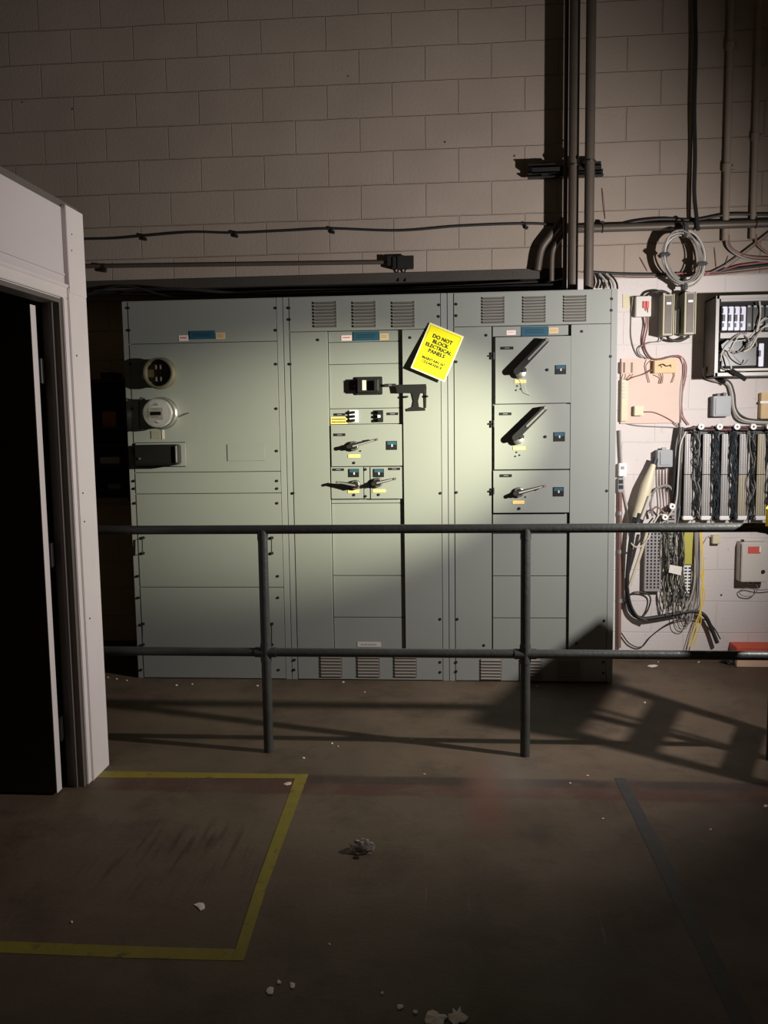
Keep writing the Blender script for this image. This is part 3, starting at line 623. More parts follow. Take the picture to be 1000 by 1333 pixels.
on_shelf(134, 150, q[3], .05, 'blackm', 'tool_case', 'low dark case lying on top of the black shelf', 'case')

# ------------------------------------------------------------------ pipes and cables
def cable(name, pts, r, m, label, cat='cable', n=8, group=None, parent=None, sm=8, extra=None):
    P = [at(p[0], p[1], -p[2]) for p in pts]; s = MB().tube(P, r, n, sm)
    if extra: extra(s)
    return s.build(name, m, parent, label=label, cat=cat, group=group, smooth=True)
ZC = H
def vpipe(px0, px1, y, r, m, label, z0, z1=6, name='conduit'):
    x = (at(px0, 150, -y).x+at(px1, 150, -y).x)/2
    t = thing(name, (x, -y, z0), label, 'conduit')
    MB().cyl((x, -y, z0), (x, -y, z1), r, n=20).build('pipe', m, t, smooth=True)
    return t, x
tb, xB = vpipe(741, 754, .17, .031, 'conduit', 'thick dark vertical conduit entering the switchgear, middle of three', H)
tc_, xC = vpipe(762.5, 774.5, .245, .029, 'conduit', 'thick dark vertical conduit entering the switchgear, rightmost of three', H)
ta, xA = vpipe(734.5, 739.5, .13, .013, 'conduit', 'thin dark vertical conduit, leftmost of the three above the switchgear', H)
for tt, xx, yy_, r in ((tb, xB, .17, .037), (tc_, xC, .245, .035), (ta, xA, .13, .019)):
    MB().cyl((xx, -yy_, H+.0), (xx, -yy_, H+.03), r, n=12).build('locknut', 'blackm', tt)
# steel strut holding the pipes off the wall
z0 = at(740, 217, -.12).z; xl, xr_ = at(690, 217, -.2).x, at(793, 217, -.2).x
t = thing('strut_bracket', ((xl+xr_)/2, -.1, z0-.03), 'dark steel strut bracket holding the vertical conduits to the wall', 'bracket')
MB().box(xl+.02, xr_-.03, -.118, -.110, z0-.028, z0+.008).box(xl+.02, xr_-.03, -.118, -.085, z0+.002, z0+.008).box(xl+.02, xr_-.03, -.118, -.085, z0-.028, z0-.022).build('channel', 'blackm', t)
MB().box(xl, xr_-.01, -.082, -.045, z0-.045, z0-.038).box(xl, xr_-.01, -.055, -.045, z0-.045, z0+.0).box(xl, xl+.16, -.105, -.045, z0+.02, z0+.027).box(xr_-.14, xr_-.03, -.105, -.045, z0+.015, z0+.030).build('channel', 'blackm', t)
for x in (xl+.10, xr_-.08): MB().box(x-.02, x+.02, -.085, 0, z0-.035, z0+.04).build('standoff', 'blackm', t)
for xx, yy_, r in ((xB, .17, .032), (xC, .245, .030)):
    MB().ring((xx, -yy_, z0-.01), (0, 0, 1), r+.002, .0045).box(xx-.008, xx+.008, -yy_+r, -.110, z0-.02, z0).build('pipe_clamp', 'blackm', t)
# bent conduits turning down behind the cabinets
cable('bent_conduit', [(733, 285, .04), (716, 308, .05), (705, 325, .05), (700, 352, .05)], .022, 'conduit', 'short dark conduit curving down left of the vertical pipes, outer bend', 'conduit', 12)
cable('bent_conduit', [(737, 300, .08), (724, 318, .08), (719, 332, .08), (718, 366, .08)], .016, 'conduit', 'short conduit curving down left of the vertical pipes, inner bend', 'conduit', 12)
# horizontal conduit to the right
t = thing('conduit', (at(850, 292, -.06).x, -.06, at(850, 292, -.06).z), 'thick horizontal conduit running right above the wire coil', 'conduit')
p0, p1 = at(738, 298.5, -.05), at(1060, 289, -.05); MB().cyl(p0, p1, .024, n=18).build('pipe', 'conduit', t, smooth=True)
for px in (785, 905, 985):
    p = p0.lerp(p1, (px-738)/322); MB().ring(p, (1, 0, 0), .025, .004).box(p.x-.012, p.x+.012, -.045, .002, p.z+.015, p.z+.045).build('pipe_clamp', 'blackm', t)
cable('cable', [(737, 297, .1), (790, 296, .03), (830, 288, .03), (865, 285, .035), (905, 286, .02), (950, 279, .03), (1000, 279, .03), (1050, 276, .03)], .0085, 'rubber', 'black cable sagging along the top of the thick horizontal conduit')
# left side surface wiring
t = thing('cable', (at(400, 300, -.015).x, -.015, at(400, 300, -.015).z), 'long thin dark cable clipped across the block wall', 'cable')
cable('cable_run', [(60, 312, .012), (107, 311, .012), (150, 310, .013), (187, 307, .014), (250, 302, .014), (306, 303, .014), (375, 300, .013), (432, 297.5, .014), (520, 300, .013), (600, 294, .013), (684, 291, .014), (735, 293, .016)], .0075, 'rubber', None, None, parent=t)
for px, py in ((187, 307), (306, 303), (432, 298), (684, 292)):
    p = at(px, py, -.014); MB().box(p.x-.006, p.x+.006, -.026, 0, p.z-.012, p.z+.012, .002).cyl((p.x+.009, -.02, p.z-.02), (p.x+.009, 0, p.z-.02), .010, n=10).build('clip', 'blackm', t)
q = rect(511, 334, 538, 349, -.06)
t = thing('conduit', (at(300, 344, -.02).x, -.02, at(300, 344, -.02).z), 'thin horizontal conduit ending at the junction box over the cabinets', 'conduit')
p0, p1 = at(60, 347.5, -.028), at(512, 341.3, -.028); MB().cyl(p0, p1, .0125, n=12).build('pipe', 'conduit', t, smooth=True)
p = p0.lerp(p1, .17); MB().box(p.x-.012, p.x+.012, -.042, 0, p.z-.016, p.z+.016, .002).cyl((p.x, -.03, p.z-.024), (p.x, 0, p.z-.024), .012, n=10).build('clip', 'blackm', t)
t = thing('junction_box', ((q[0]+q[1])/2, -.03, q[2]), 'small dark junction box on the block wall above the middle cabinet', 'junction box')
MB().box(q[0], q[1], -.07, 0, q[2], q[3], .003).build('box', 'blackm', t); MB().box(q[0]+.03, q[1]+.004, -.077, -.07, q[2]-.003, q[3]+.003, .002).build('cover', 'blackm', t)
q2 = rect(504, 333, 514, 345, -.05); MB().box(q2[0], q[0], -.06, -.004, q2[2], q2[3], .002).build('fitting', 'blackm', t)
for px in (522, 531): MB().tube([at(px, 348, -.035), at(px-4, 353, -.02), at(px-3, 358, -.004), at(px-3, 366, -.025)], .005).build('lead', 'rubber', t)
# cables slumped over the cabinets
for i, (pts, r, lab) in enumerate((
  ([(90, 384, .1), (150, 380, .15), (230, 376, .22), (330, 383, .16), (450, 381, .2), (600, 376, .2), (720, 371, .2)], .010, 'thick black cable slumped along the top of the cabinets'),
  ([(90, 377, .06), (165, 383, .12), (250, 384, .14), (380, 378, .12), (520, 376, .12), (700, 367, .12)], .007, 'medium black cable behind the thick one over the cabinets'),
  ([(100, 390, .3), (130, 378, .3), (165, 372, .3), (210, 384, .3), (240, 389.5, .35)], .006, 'short black cable looping at the upper left corner of the cabinets'))):
    P = []
    for p in pts:
        v = at(p[0], p[1], -p[2]); 
        if v.x > xe[0]-.05: v.z = max(v.z, H+r)
        P.append(v)
    MB().tube(P, r).build('cable', 'rubber', label=lab, cat='cable', smooth=True)
# cables piled behind the right cabinet's corner
for k in range(5):
    px = 779+k*4.5
    cable('cable', [(px-3, 357, .03), (px+2, 362, .05), (px+6, 369, .07), (px+7, 376, .09)], .008 if k % 2 else .006, 'wirelite' if k in (1, 3) else 'rubber', ('white' if k in (1, 3) else 'black')+' cable dropping behind the right corner of the switchgear', group='cable ends behind the switchgear corner '+('white' if k in (1, 3) else 'black'))
# long bundle over the right wall
cable('cable', [(765, 354, .03), (810, 356.5, .02), (856, 357, .02), (905, 357, .025), (950, 351, .025), (1000, 345, .02), (1050, 342, .02)], .009, 'rubber', 'black cable running right from the pipes below the wire coil')
cable('wire', [(745, 352, .02), (800, 360, .015), (860, 361, .015), (925, 358, .02), (1000, 350, .015), (1050, 345, .015)], .004, 'wirebrown', 'thin brown wire running right below the black cable', 'wire')
cable('wire', [(880, 356, .045), (930, 354, .03), (965, 345, .03), (1000, 341, .03), (1040, 338, .03)], .005, 'wirered', 'thin red wire behind the bottom of the wire coil', 'wire')
cable('wire', [(918, 358, .03), (945, 345, .03), (975, 323, .03), (1005, 300, .03), (1040, 275, .03)], .0045, 'wiregrey', 'grey wire rising diagonally to the right from the coil', 'wire')
cable('wire', [(905, 360, .02), (940, 352, .04), (985, 318, .04), (1030, 285, .04)], .003, 'wirebrown', 'brown wire rising diagonally to the right from the coil', 'wire')
for px in (856, 940): 
    p = at(px, 357, -.02)
# vertical pipes right
def rpipe(px, r, zt_, m, lab, y=.03, coup=None):
    x = at(px, 150, -y).x; z0 = at(px, zt_, -y).z
    t = thing('conduit', (x, -y, z0), lab, 'conduit'); MB().cyl((x, -y, z0), (x, -y, 6), r, n=16).build('pipe', m, t, smooth=True)
    for py in (coup or ()):
        z = at(px, py, -y).z; MB().cyl((x, -y, z-.02), (x, -y, z+.02), r*1.35, n=16).build('coupling', m, t, smooth=True)
        MB().box(x+r, x+r+.028, -.03, 0, z-.008, z+.008).build('strap', m, t)
    return x, z0
x1p, z1p = rpipe(948.5, .020, 313, 'beigepipe', 'beige vertical conduit right of the thick black cable', .03, (218, 60))
x2p, z2p = rpipe(984.5, .018, 311, 'beigepipe', 'beige vertical conduit nearest the right edge', .03, (178,))
rpipe(900.5, .009, 290, 'beigepipe', 'slim vertical conduit beside the thick black cable', .012)
cable('cable', [(905, -220, .05), (905, 0, .05), (906, 60, .055), (904, 140, .05), (905, 200, .055), (904, 250, .06), (907, 283, .085), (909, 300, .09)], .0125, 'rubber', 'thick black cable hanging straight down to the wire coil')
cable('cable', [(948, 306, .03), (949, 318, .03), (958, 328, .03), (975, 334, .03), (1000, 336, .03), (1040, 335, .03)], .010, 'wirebrown', 'thick brown cable bending out of the left beige conduit')
cable('cable', [(945, 308, .04), (948, 322, .04), (962, 333, .045), (985, 339, .04), (1040, 341, .04)], .006, 'wiregrey', 'grey cable bending out of the left beige conduit')
cable('cable', [(984, 305, .03), (985, 316, .03), (992, 324, .03), (1005, 331, .03), (1040, 336, .03)], .008, 'wirebrown', 'brown cable bending out of the right beige conduit')
for a_, b_ in (((833, 335), (843, 353)), ((930, 322), (932.5, 350)), ((948, 333), (941, 352)), ((784, 245), (788, 285))):
    MB().tube([at(*a_, -.004), at((a_[0]+b_[0])/2+.6, (a_[1]+b_[1])/2, -.012), at(*b_, -.004)], .0022, 6).build('wire_stub', 'wirebrown', label='short dark wire stub sticking from the block wall', cat='wire', group='wire stubs on the block wall')
# wire coil
t = thing('wire_coil', at(889, 338, -.13), 'coil of grey cable tied with black tape hanging from the horizontal conduit', 'cable coil')
s = MB(); s2 = MB()
for k in range(13):
    cx, cy = 889.5+random.uniform(-3, 3), 337+random.uniform(-4, 3); rx, ry = random.uniform(22, 28), random.uniform(31, 37); dy = -.13+random.uniform(-.03, .03)
    pts = []
    for i in range(29):
        a_ = 2*PI*i/28+.3*k; pts.append(at(cx+rx*math.cos(a_)+2.5*math.sin(a_), cy+ry*math.sin(a_), dy+.008*math.sin(a_*2+k)))
    (s if k % 3 else s2).tube(pts, random.choice((.0045, .0055)), 6, 3)
s.build('strands', 'wiregrey', t, smooth=True); s2.build('strands', 'wirelite', t, label='paler strands', smooth=True)
for px, py, w, h in ((864.5, 332, .032, .012), (913, 344, .032, .012), (891, 371, .014, .036), (891.5, 301, .016, .036)):
    p = at(px, py, -.13); MB().box(p.x-w, p.x+w, -.165, -.095, p.z-h, p.z+h, .008).build('tape_tie', 'rubber', t)
cable('hanger', [(891, 303, .13), (890, 292, .12), (890, 285, .075), (891, 291, .03)], .005, 'rubber', None, None, parent=t)

# ------------------------------------------------------------------ things on the right wall
def wbox(name, x0, y0, x1, y1, dep, m, label, cat, cover=None, bev=.003, base=0.0):
    q = rect(x0, y0, x1, y1, -dep-base)
    t = thing(name, ((q[0]+q[1])/2, -base, q[2]), label, cat)
    MB().box(q[0], q[1], -base-dep, -base+.0005, q[2], q[3], bev).build('body', m, t)
    if cover: MB().box(q[0]-.002, q[1]+.002, -base-dep-.004, -base-dep, q[2]-.002, q[3]+.002, .001).build('cover', cover, t)
    return t, q
# open breaker panel
q = rect(932, 384, 1030, 489, -.24); D0 = .24
t = thing('breaker_panel', ((q[0]+q[1])/2, 0, q[2]), 'open grey breaker panel with wires hanging out, top right', 'electrical panel')
MB().box(q[0], q[0]+.008, -D0, 0, q[2], q[3]).box(q[1]-.008, q[1], -D0, 0, q[2], q[3]).box(q[0], q[1], -D0, 0, q[3]-.008, q[3]).box(q[0], q[1], -D0, 0, q[2], q[2]+.008).box(q[0], q[1], -.01, 0, q[2], q[3]).build('housing', 'bgrey', t)
fr = .018
MB().box(q[0]-.004, q[0]+fr*.8, -D0-.006, -D0+.002, q[2], q[3]).box(q[1]-fr, q[1], -D0-.006, -D0+.002, q[2], q[3]).box(q[0], q[1], -D0-.006, -D0+.002, q[3]-fr, q[3]).box(q[0], q[1], -D0-.006, -D0+.002, q[2], q[2]+fr*1.1).build('rim', 'lgrey', t)
MB().box(q[0]+.008, q[1]-.008, -D0+.09, -.02, q[2]+.01, q[3]-.01).build('backing', 'core', t)
Yb = -D0+.09
def pb(x0, y0, x1, y1, y_a, y_b, m, name, parent=t, bev=.001, **k):
    r = rect(x0, y0, x1, y1, y_a); return MB().box(r[0], r[1], y_a, y_b, r[2], r[3], bev).build(name, m, parent, **k)
pb(939, 388, 1026, 391.5, -D0+.03, Yb, 'lgrey', 'crossbar'); pb(938, 432.5, 1026, 439.5, -D0+.04, Yb, 'lgrey', 'crossbar'); pb(938, 479.5, 1026, 482.5, -D0+.03, Yb, 'wirelite', 'crossbar')
for k in range(4):
    x = 940.5+k*8
    o = pb(x, 399, x+6.6, 430, Yb-.035, Yb, 'brk', 'breaker', bev=.002)
    pb(x+.6, 409.5, x+4, 418, Yb-.05, Yb-.03, 'black', 'toggle', o); pb(x+.2, 420.5, x+2.4, 426, Yb-.037, Yb-.03, 'black', 'recess', o); pb(x+.3, 401, x+1.6, 408, Yb-.037, Yb-.03, 'black', 'recess', o)
for x in (972.5, 980.5, 988.5, 996.5):
    o = pb(x, 398, x+6.6, 430, Yb-.03, Yb, 'black', 'breaker', bev=.002, label='black breaker'); pb(x+1.2, 397.5, x+5, 400, Yb-.032, Yb-.028, 'greyp', 'terminal', o); pb(x+1.2, 421, x+5, 425, Yb-.032, Yb-.028, 'greyp', 'terminal', o)
o = pb(988, 447, 994.5, 477, Yb-.04, Yb, 'brk', 'breaker', bev=.002); pb(988.5, 456, 991, 464, Yb-.055, Yb-.035, 'black', 'toggle', o)
pb(940, 443, 985, 476, Yb-.02, Yb, 'black', 'breaker_row')
s = MB(); s2 = MB()
WP = [[(1005, 412), (990, 420), (975, 440), (955, 445), (942, 455), (938, 470)], [(1000, 420), (985, 436), (972, 447), (960, 460), (948, 452)], [(1005, 425), (994, 426), (985, 440), (978, 452), (968, 458)],
 [(940, 455), (950, 453), (958, 466), (968, 474), (974, 468)], [(941, 458), (948, 466), (952, 478), (951, 483)], [(938, 462), (945, 450), (960, 436), (972, 434)], [(965, 434), (956, 446), (950, 458)], [(974, 447), (982, 443), (985, 450), (978, 454), (974, 448)],
 [(989, 392), (990, 405), (989, 416), (985, 432)], [(940, 470), (940, 478), (948, 482), (970, 483)], [(1004, 415), (996, 414), (990, 420), (984, 438), (974, 452)], [(968, 436), (975, 444), (970, 455), (960, 458)]]
for i, w in enumerate(WP): (s if i % 2 else s2).tube([at(x, y, -D0+.035+random.uniform(-.03, .02)) for x, y in w], random.choice((.0035, .005)), 6)
s.build('loose_wires', 'wiregrey', t, smooth=True); s2.build('loose_wires', 'wirelite', t, label='pale loose wires', smooth=True)
o = MB().prism([(at(x, y, -D0-.02).x, at(x, y, -D0-.02).z) for x, y in ((942, 448), (950, 442), (958, 443), (957, 453), (950, 456), (943, 453))], -D0+.02, -D0+.026).build('hanging_card', 'greyp', t)
a0, a1 = at(952, 482, -D0-.03), at(971, 494, -D0-.035)
MB().tube([a0, a1], .014, 8, 0).build('breaker_lead', 'black', t, label='black lead with a plug poking over the rim')
# thick cables leaving the panel
for k, (o1, m_) in enumerate(((0, 'wiregrey'), (3.0, 'wirelite'), (6, 'rubber'))):
    cable('cable', [(916+o1*.5, 478, .09), (918+o1*.4, 490-o1*.3, .05), (930, 496-o1*.7, .03), (946+o1*.5, 500-o1*.6, .025), (951+o1*.8, 512, .025), (954+o1*.7, 532, .025), (962+o1, 547-o1*.7, .03), (985, 551-o1*.7, .03), (1030, 552-o1*.7, .03)], .0065, m_,
          ('grey', 'pale', 'black')[k]+' cable leaving the bottom left of the breaker panel', group=None)
# jack box with red leads
t, q = wbox('jack_box', 828, 385.5, 848, 412, .055, 'boxg', 'white jack box with red leads beside the switchgear corner', 'junction box')
for dx in (837.5, 841.8): pb(dx, 392, dx+3.4, 401, -.064, -.054, 'red', 'connector', t)
MB().prism([(at(x, y, -.004).x, at(x, y, -.004).z) for x, y in ((811, 383), (824, 385), (823, 402), (811, 401))], -.004, 0).build('paper_note', 'ivory', label='yellowed paper note beside the right cabinet', cat='note')
# two tall transformer cases
for x0, x1, y0, y1, lab in ((866, 877.5, 383, 436.5, 'tall narrow olive case on the wall, left of the pair'), (894, 906, 380, 435, 'tall narrow olive case on the wall, right of the pair')):
    t, q = wbox('power_supply', x0-3, y0, x1, y1, .13, 'olive', lab, 'power supply', bev=.002)
    w = q[1]-q[0]; MB().box(q[0]+w*.2, q[1]-w*.2, -.1335, -.129, q[2]+.01, q[3]-.01).build('inset_face', 'conduit', t); MB().box(q[0]-.0, q[0]+.006, -.137, -.128, q[2], q[3]).box(q[1]-.006, q[1], -.137, -.128, q[2], q[3]).build('edge_flange', 'strip2', t)
    zc = q[3]-.055; MB().box(q[0]+w*.3, q[1]-w*.3, -.138, -.13, zc-.006, zc+.006).build('screw_strip', 'steel', t)
pb(879.5, 402, 884.5, 434, -.05, 0, 'white_p', 'plug_block', None, label='white block between the two olive cases', cat='plug')
cable('hose', [(868, 436, .06), (872, 442, .07), (885, 443.5, .07), (897, 438, .06)], .009, 'rubber', 'black hose joining the two olive cases underneath')
cable('hose', [(838, 387, .03), (848, 381, .06), (862, 379, .07), (872, 383, .07)], .008, 'rubber', 'black hose from the jack box to the left olive case')
cable('hose', [(880, 404, .05), (880, 390, .06), (888, 381, .07), (900, 382, .07)], .008, 'rubber', 'black hose arching between the two olive cases on top')
cable('wire', [(840, 400, .06), (841, 420, .03), (837, 445, .02), (842, 460, .02), (850, 467, .025), (866, 466, .03), (884, 463, .03), (893, 473, .02), (893, 490, .02), (888, 515, .02), (889, 540, .02), (897, 553, .02)], .004, 'wirered', 'red wire curling down from the jack box past the pink board', 'wire')
cable('wire', [(843, 400, .06), (843, 425, .03), (839, 448, .025), (846, 464, .03), (858, 468, .04), (878, 464, .04), (889, 470, .025), (889, 500, .022), (886, 550, .022)], .0045, 'wirebrown', 'brown wire following the red wire past the pink board', 'wire')
cable('wire', [(864, 436, .05), (860, 444, .03), (846, 446, .02), (833, 452, .02), (833, 460, .02), (842, 467, .03)], .0035, 'wiregrey', 'grey wire from the left olive case', 'wire')
cable('wire', [(824, 386, .03), (822, 410, .008), (822, 440, .008), (830, 462, .012), (845, 467, .02)], .003, 'wiregrey', 'thin grey wire hanging left of the jack box', 'wire')
cable('wire', [(887, 465, .03), (890, 480, .018), (886.5, 510, .018), (886, 560, .018)], .006, 'wirelite', 'pale cable down the right edge of the pink board', 'wire')
# pink board
q = rect(808.5, 466, 888, 551, -.015)
MB().box(q[0], q[1], -.015, 0, q[2], q[3], .001).build('mounting_board', 'pink', label='pinkish plywood board beside the switchgear', cat='board')
t, q = wbox('terminal_strip', 809, 471, 829.5, 486, .02, 'orange', 'orange terminal strip with two black slots on the pink board', 'terminal', base=.015)
for x in (811.5, 821.5): pb(x, 471.8, x+2.5, 485.2, -.037, -.034, 'black', 'slot', t)
t, q = wbox('terminal_strip', 809, 494.5, 817.5, 548.5, .02, 'ivory', 'long ivory terminal strip on the left edge of the pink board', 'terminal', base=.015)
for k in range(5): pb(811, 498+k*4.5, 816, 500.2+k*4.5, -.038, -.034, 'wirelite', 'terminal', t)
t, q = wbox('relay_box', 852, 469, 881, 485.5, .045, 'tanwood', 'tan relay box with dangling wires on the pink board', 'box', base=.015)
s = MB().tube([at(858, 476, -.066), at(863, 474, -.068), at(868, 476.5, -.068), at(874, 475, -.066)], .003, 6); s.build('wire_jumper', 'blackm', t)
for pts in ([(848, 468), (841, 476), (843, 487), (846, 498)], [(857, 487), (860, 492), (859, 498), (861, 499)], [(861, 476), (863, 490), (862, 499)], [(873, 476), (878, 486), (877, 493), (875, 498)]):
    MB().tube([at(x, y, -.066 if i == 0 else -.03) for i, (x, y) in enumerate(pts)], .0025, 6).build('wire_tail', 'wirebrown', t)
t, q = wbox('sensor_box', 826, 528.5, 838, 541, .035, 'ivory', 'tiny ivory box near the bottom of the pink board', 'box', base=.015)
cable('wire', [(838, 536, .03), (852, 537, .02), (870, 545, .02), (884, 555, .02)], .003, 'wirebrown', 'thin wire from the tiny ivory box', 'wire')
cable('wire', [(850, 481, .045), (838, 487, .03), (825, 491, .03), (817, 495, .04)], .003, 'wirebrown', 'thin wire from the tan relay box to the ivory strip', 'wire')
cable('wire', [(808, 549, .01), (830, 554, .01), (870, 556, .01), (886, 557, .02)], .003, 'wiregrey', 'thin grey wire along the bottom of the pink board', 'wire')
for k, (a_, b_) in enumerate((((814, 487), (812, 494)), ((824, 487), (816, 495)))): MB().tube([at(*a_, -.036), at((a_[0]+b_[0])/2+1, (a_[1]+b_[1])/2, -.045), at(*b_, -.036)], .0025, 6).build('wire', 'wirebrown', label='short jumper wire under the orange terminal strip', cat='wire', group='jumpers under the orange strip')
t, q = wbox('transformer', 929, 515.5, 952, 542, .07, 'greyp', 'grey transformer block under the breaker panel', 'transformer'); pb(932, 518, 950, 540, -.075, -.069, 'greyp', 'label_face', t)
pb(934, 512, 938, 516, -.06, -.03, 'blackm', 'terminal', t); pb(942, 511, 946, 516, -.06, -.03, 'blackm', 'terminal', t)
t, q = wbox('terminal_box', 991, 511, 1012, 545, .05, 'tanwood', 'tan box at the right edge under the breaker panel', 'box'); pb(990, 522, 1012, 525, -.056, -.049, 'white_p', 'band', t)

# punch-down frame
q = rect(886, 556, 1040, 676, -.02)
MB().box(q[0], q[1], -.02, 0, q[2], q[3], .001).build('distribution_board', 'wiredark', label='dark backboard behind the vertical terminal columns', cat='board')
cols = [(891.5, 902.5, 'strip', 'strip'), (915, 926, 'strip', 'strip'), (939.5, 950, 'strip', 'strip'), (962.5, 973, 'strip', 'strip2'), (986, 997, 'strip2', 'strip2'), (1009, 1019, 'strip2', 'strip2')]
names = ['grey terminal column nearest the pale splice case', 'grey terminal column, second from the left', 'grey terminal column in the middle of the row', 'terminal column, grey above and cream below', 'cream terminal column near the right edge', 'terminal column']
for (x0, x1, ma, mb_), nm in list(zip(cols, names))[:5]:
    q = rect(x0, 565, x1, 671, -.06)
    t = thing('terminal_column', ((q[0]+q[1])/2, -.02, q[2]), nm, 'terminal block')
    zm = at(x0, 618, -.06).z
    for z0, z1, mm in ((q[2], zm-.002, mb_), (zm+.002, q[3], ma)):
        o = MB().box(q[0], q[1], -.055, -.02, z0, z1, .002).build('block', mm, t)
        s = MB(); n = 24; hh = (z1-z0)/n
        for k in range(n):
            for c_ in range(3): s.box(q[0]+.008+c_*.014, q[0]+.016+c_*.014, -.062, -.054, z0+k*hh+hh*.25, z0+k*hh+hh*.75)
        s.build('contacts', 'galv', o)
    MB().box(q[1]+.001, q[1]+.008, -.07, -.02, q[2], q[3]).build('side_rail', 'wirelite', t)
    MB().box(q[0]-.006, q[1]+.01, -.068, -.02, q[2]-.028, q[2]-.002, .004).build('foot', 'white_p', t)
for i, x in enumerate((906.5, 931, 954.5, 978, 1002)):
    s = MB(); s2 = MB()
    for k in range(22):
        pts = [at(x+random.uniform(-5, 6), 562+j*18.5+random.uniform(-3, 3), -.045-random.uniform(0, .04)) for j in range(7)]
        (s if k % 3 else s2).tube(pts, .0028, 5, 3)
    t = thing('wire_bundle', at(x, 672, -.04), 'dark bundle of thin wires between terminal columns, '+('first', 'second', 'third', 'fourth', 'last')[i]+' from the left', 'wires')
    s.build('strands', 'wiredark', t, smooth=True); s2.build('strands', ('wiregrey', 'wireblue', 'wireblue', 'wiregrey', 'wireblue')[i], t, label='lighter strands', smooth=True)
# white cable guide rings
def ring_(px, py, y, lab, grp):
    t = thing('guide_ring', at(px, py, -y), lab, 'cable guide', grp)
    p = at(px, py, -y); MB().lathe((p.x, p.y+.012, p.z), [(.0065, 0), (.018, 0), (.018, .006), (.012, .008), (.012, .02), (.018, .022), (.018, .028), (.0065, .028), (.0065, 0)], 20).build('spool', 'white_p', t, smooth=True)
    MB().cyl((p.x, 0, p.z), (p.x, p.y-.012, p.z), .006, n=10).build('pin', 'blackm', t)
for i, px in enumerate((912.3, 936.4, 959, 980.3, 1001)): ring_(px, 555.5, .085, 'white cable spool over the terminal columns, '+('first', 'second', 'third', 'fourth', 'last')[i]+' from the left', 'white spools over the terminal columns')
ring_(875, 659, .08, 'upper white cable spool among wires below the grey box', 'white spools below the grey box'); ring_(865.5, 673, .08, 'lower white cable spool among wires below the grey box', 'white spools below the grey box')
for k in range(5):
    P = [(884+k, 562-k, .03)]+[(900+j*22, 557.5+random.uniform(-2.5, 2.5), .06+random.uniform(-.01, .01)) for j in range(6)]
    cable('wire', P, .0035, ('wirebrown', 'wirered', 'wiredark', 'wiredark', 'wirebrown')[k], ('brown', 'dull red', 'black', 'charcoal', 'dark brown')[k]+' wire threaded along the row of white spools', 'wire')
# wires dropping left of the columns
t = thing('wire_bundle', at(884, 680, -.03), 'thick dark wire bundle dropping left of the terminal columns', 'wires')
s = MB(); s2 = MB()
for k in range(20):
    o1 = random.uniform(-4.5, 4.5); P = [at(887+o1*.6, 556, -.03-random.uniform(0, .03)), at(884+o1, 585, -.035-random.uniform(0, .03)), at(882+o1, 625, -.035-random.uniform(0, .03)), at(880+o1*1.2, 660, -.035), at(872+o1*2, 690, -.04)]
    (s if k % 3 else s2).tube(P, .004, 6, 5)
s.build('strands', 'wiredark', t, smooth=True); s2.build('strands', 'wiregrey', t, smooth=True)
cable('cable', [(893, 562, .05), (886, 580, .07), (883, 620, .08), (880, 655, .08), (868, 675, .08), (858, 684, .06)], .005, 'wirelite', 'pale cable curving down in front of the dark wire bundle')
# grey box and the pale splice case
t, q = wbox('control_box', 856, 586, 876, 608, .07, 'greyp', 'grey control box above the two white spools', 'box'); pb(860, 588.5, 873, 605, -.076, -.069, 'greyp', 'cover', t); pb(862, 582.5, 868, 586.5, -.05, -.03, 'greyp', 'fitting', t)
a0, a1 = at(851, 604, -.07), at(829, 674, -.09)
t = thing('splice_case', a1, 'long pale tapered splice case leaning by the cables right of the switchgear', 'splice case')
MB().tube([a0.lerp(a1, i/10) for i in range(11)], .036, 16, 0, taper=lambda u: .42+.58*min(1, u*2.6) if u < .5 else 1-.18*(u-.5)*2).build('case', 'beige', t, smooth=True)
MB().tube([at(853.5, 597, -.06), at(851, 605, -.07)], .018, 12, 0).build('end_cap', 'rubber', t, smooth=True)
MB().tube([at(846, 646, -.12), at(835, 676, -.125)], .011, 10, 0).build('inner_sleeve', 'wirelite', t, smooth=True)
MB().tube([at(833.5, 668, -.09), at(829.5, 680, -.09)], .035, 16, 0).build('tape_band', 'rubber', t, smooth=True)
cable('cable', [(829, 672, .09), (825, 690, .08), (822, 710, .07), (818, 735, .05), (816.5, 760, .045), (817, 780, .04), (822, 797, .04), (836, 805, .045), (858, 803, .045), (885, 798, .045), (905, 796, .045), (917, 801, .05), (925, 815, .05), (934, 837, .06)], .013, 'rubber', 'thickest black cable looping under the splice case to the floor', n=10)
cable('cable', [(825, 676, .11), (820, 705, .1), (817, 740, .07), (819, 778, .06), (828, 800, .06), (842, 808, .06)], .008, 'rubber', 'second black cable beside the thickest one', n=8)
cable('cable', [(843, 690, .09), (836, 715, .08), (826, 745, .07), (819, 765, .06)], .010, 'beige', 'beige cable joining the black cables under the rail')
cable('cable', [(818, 776, .03), (826, 771, .03), (840, 772, .03), (847, 779, .03), (843, 795, .03), (834, 804, .04), (824, 802, .04)], .005, 'rubber', 'thin black cable forming a small loop left of the perforated block')
cable('cable', [(809, 824, .02), (820, 838, .02), (835, 842, .02), (848, 828, .02), (870, 812, .03), (895, 804, .04), (918, 807, .04), (930, 818, .04), (938, 832, .05)], .004, 'rubber', 'thin black cable drooping near the floor')
cable('cable', [(809, 793, .02), (815, 783, .02), (820, 775, .04)], .005, 'rubber', 'short black cable left of the small loop')
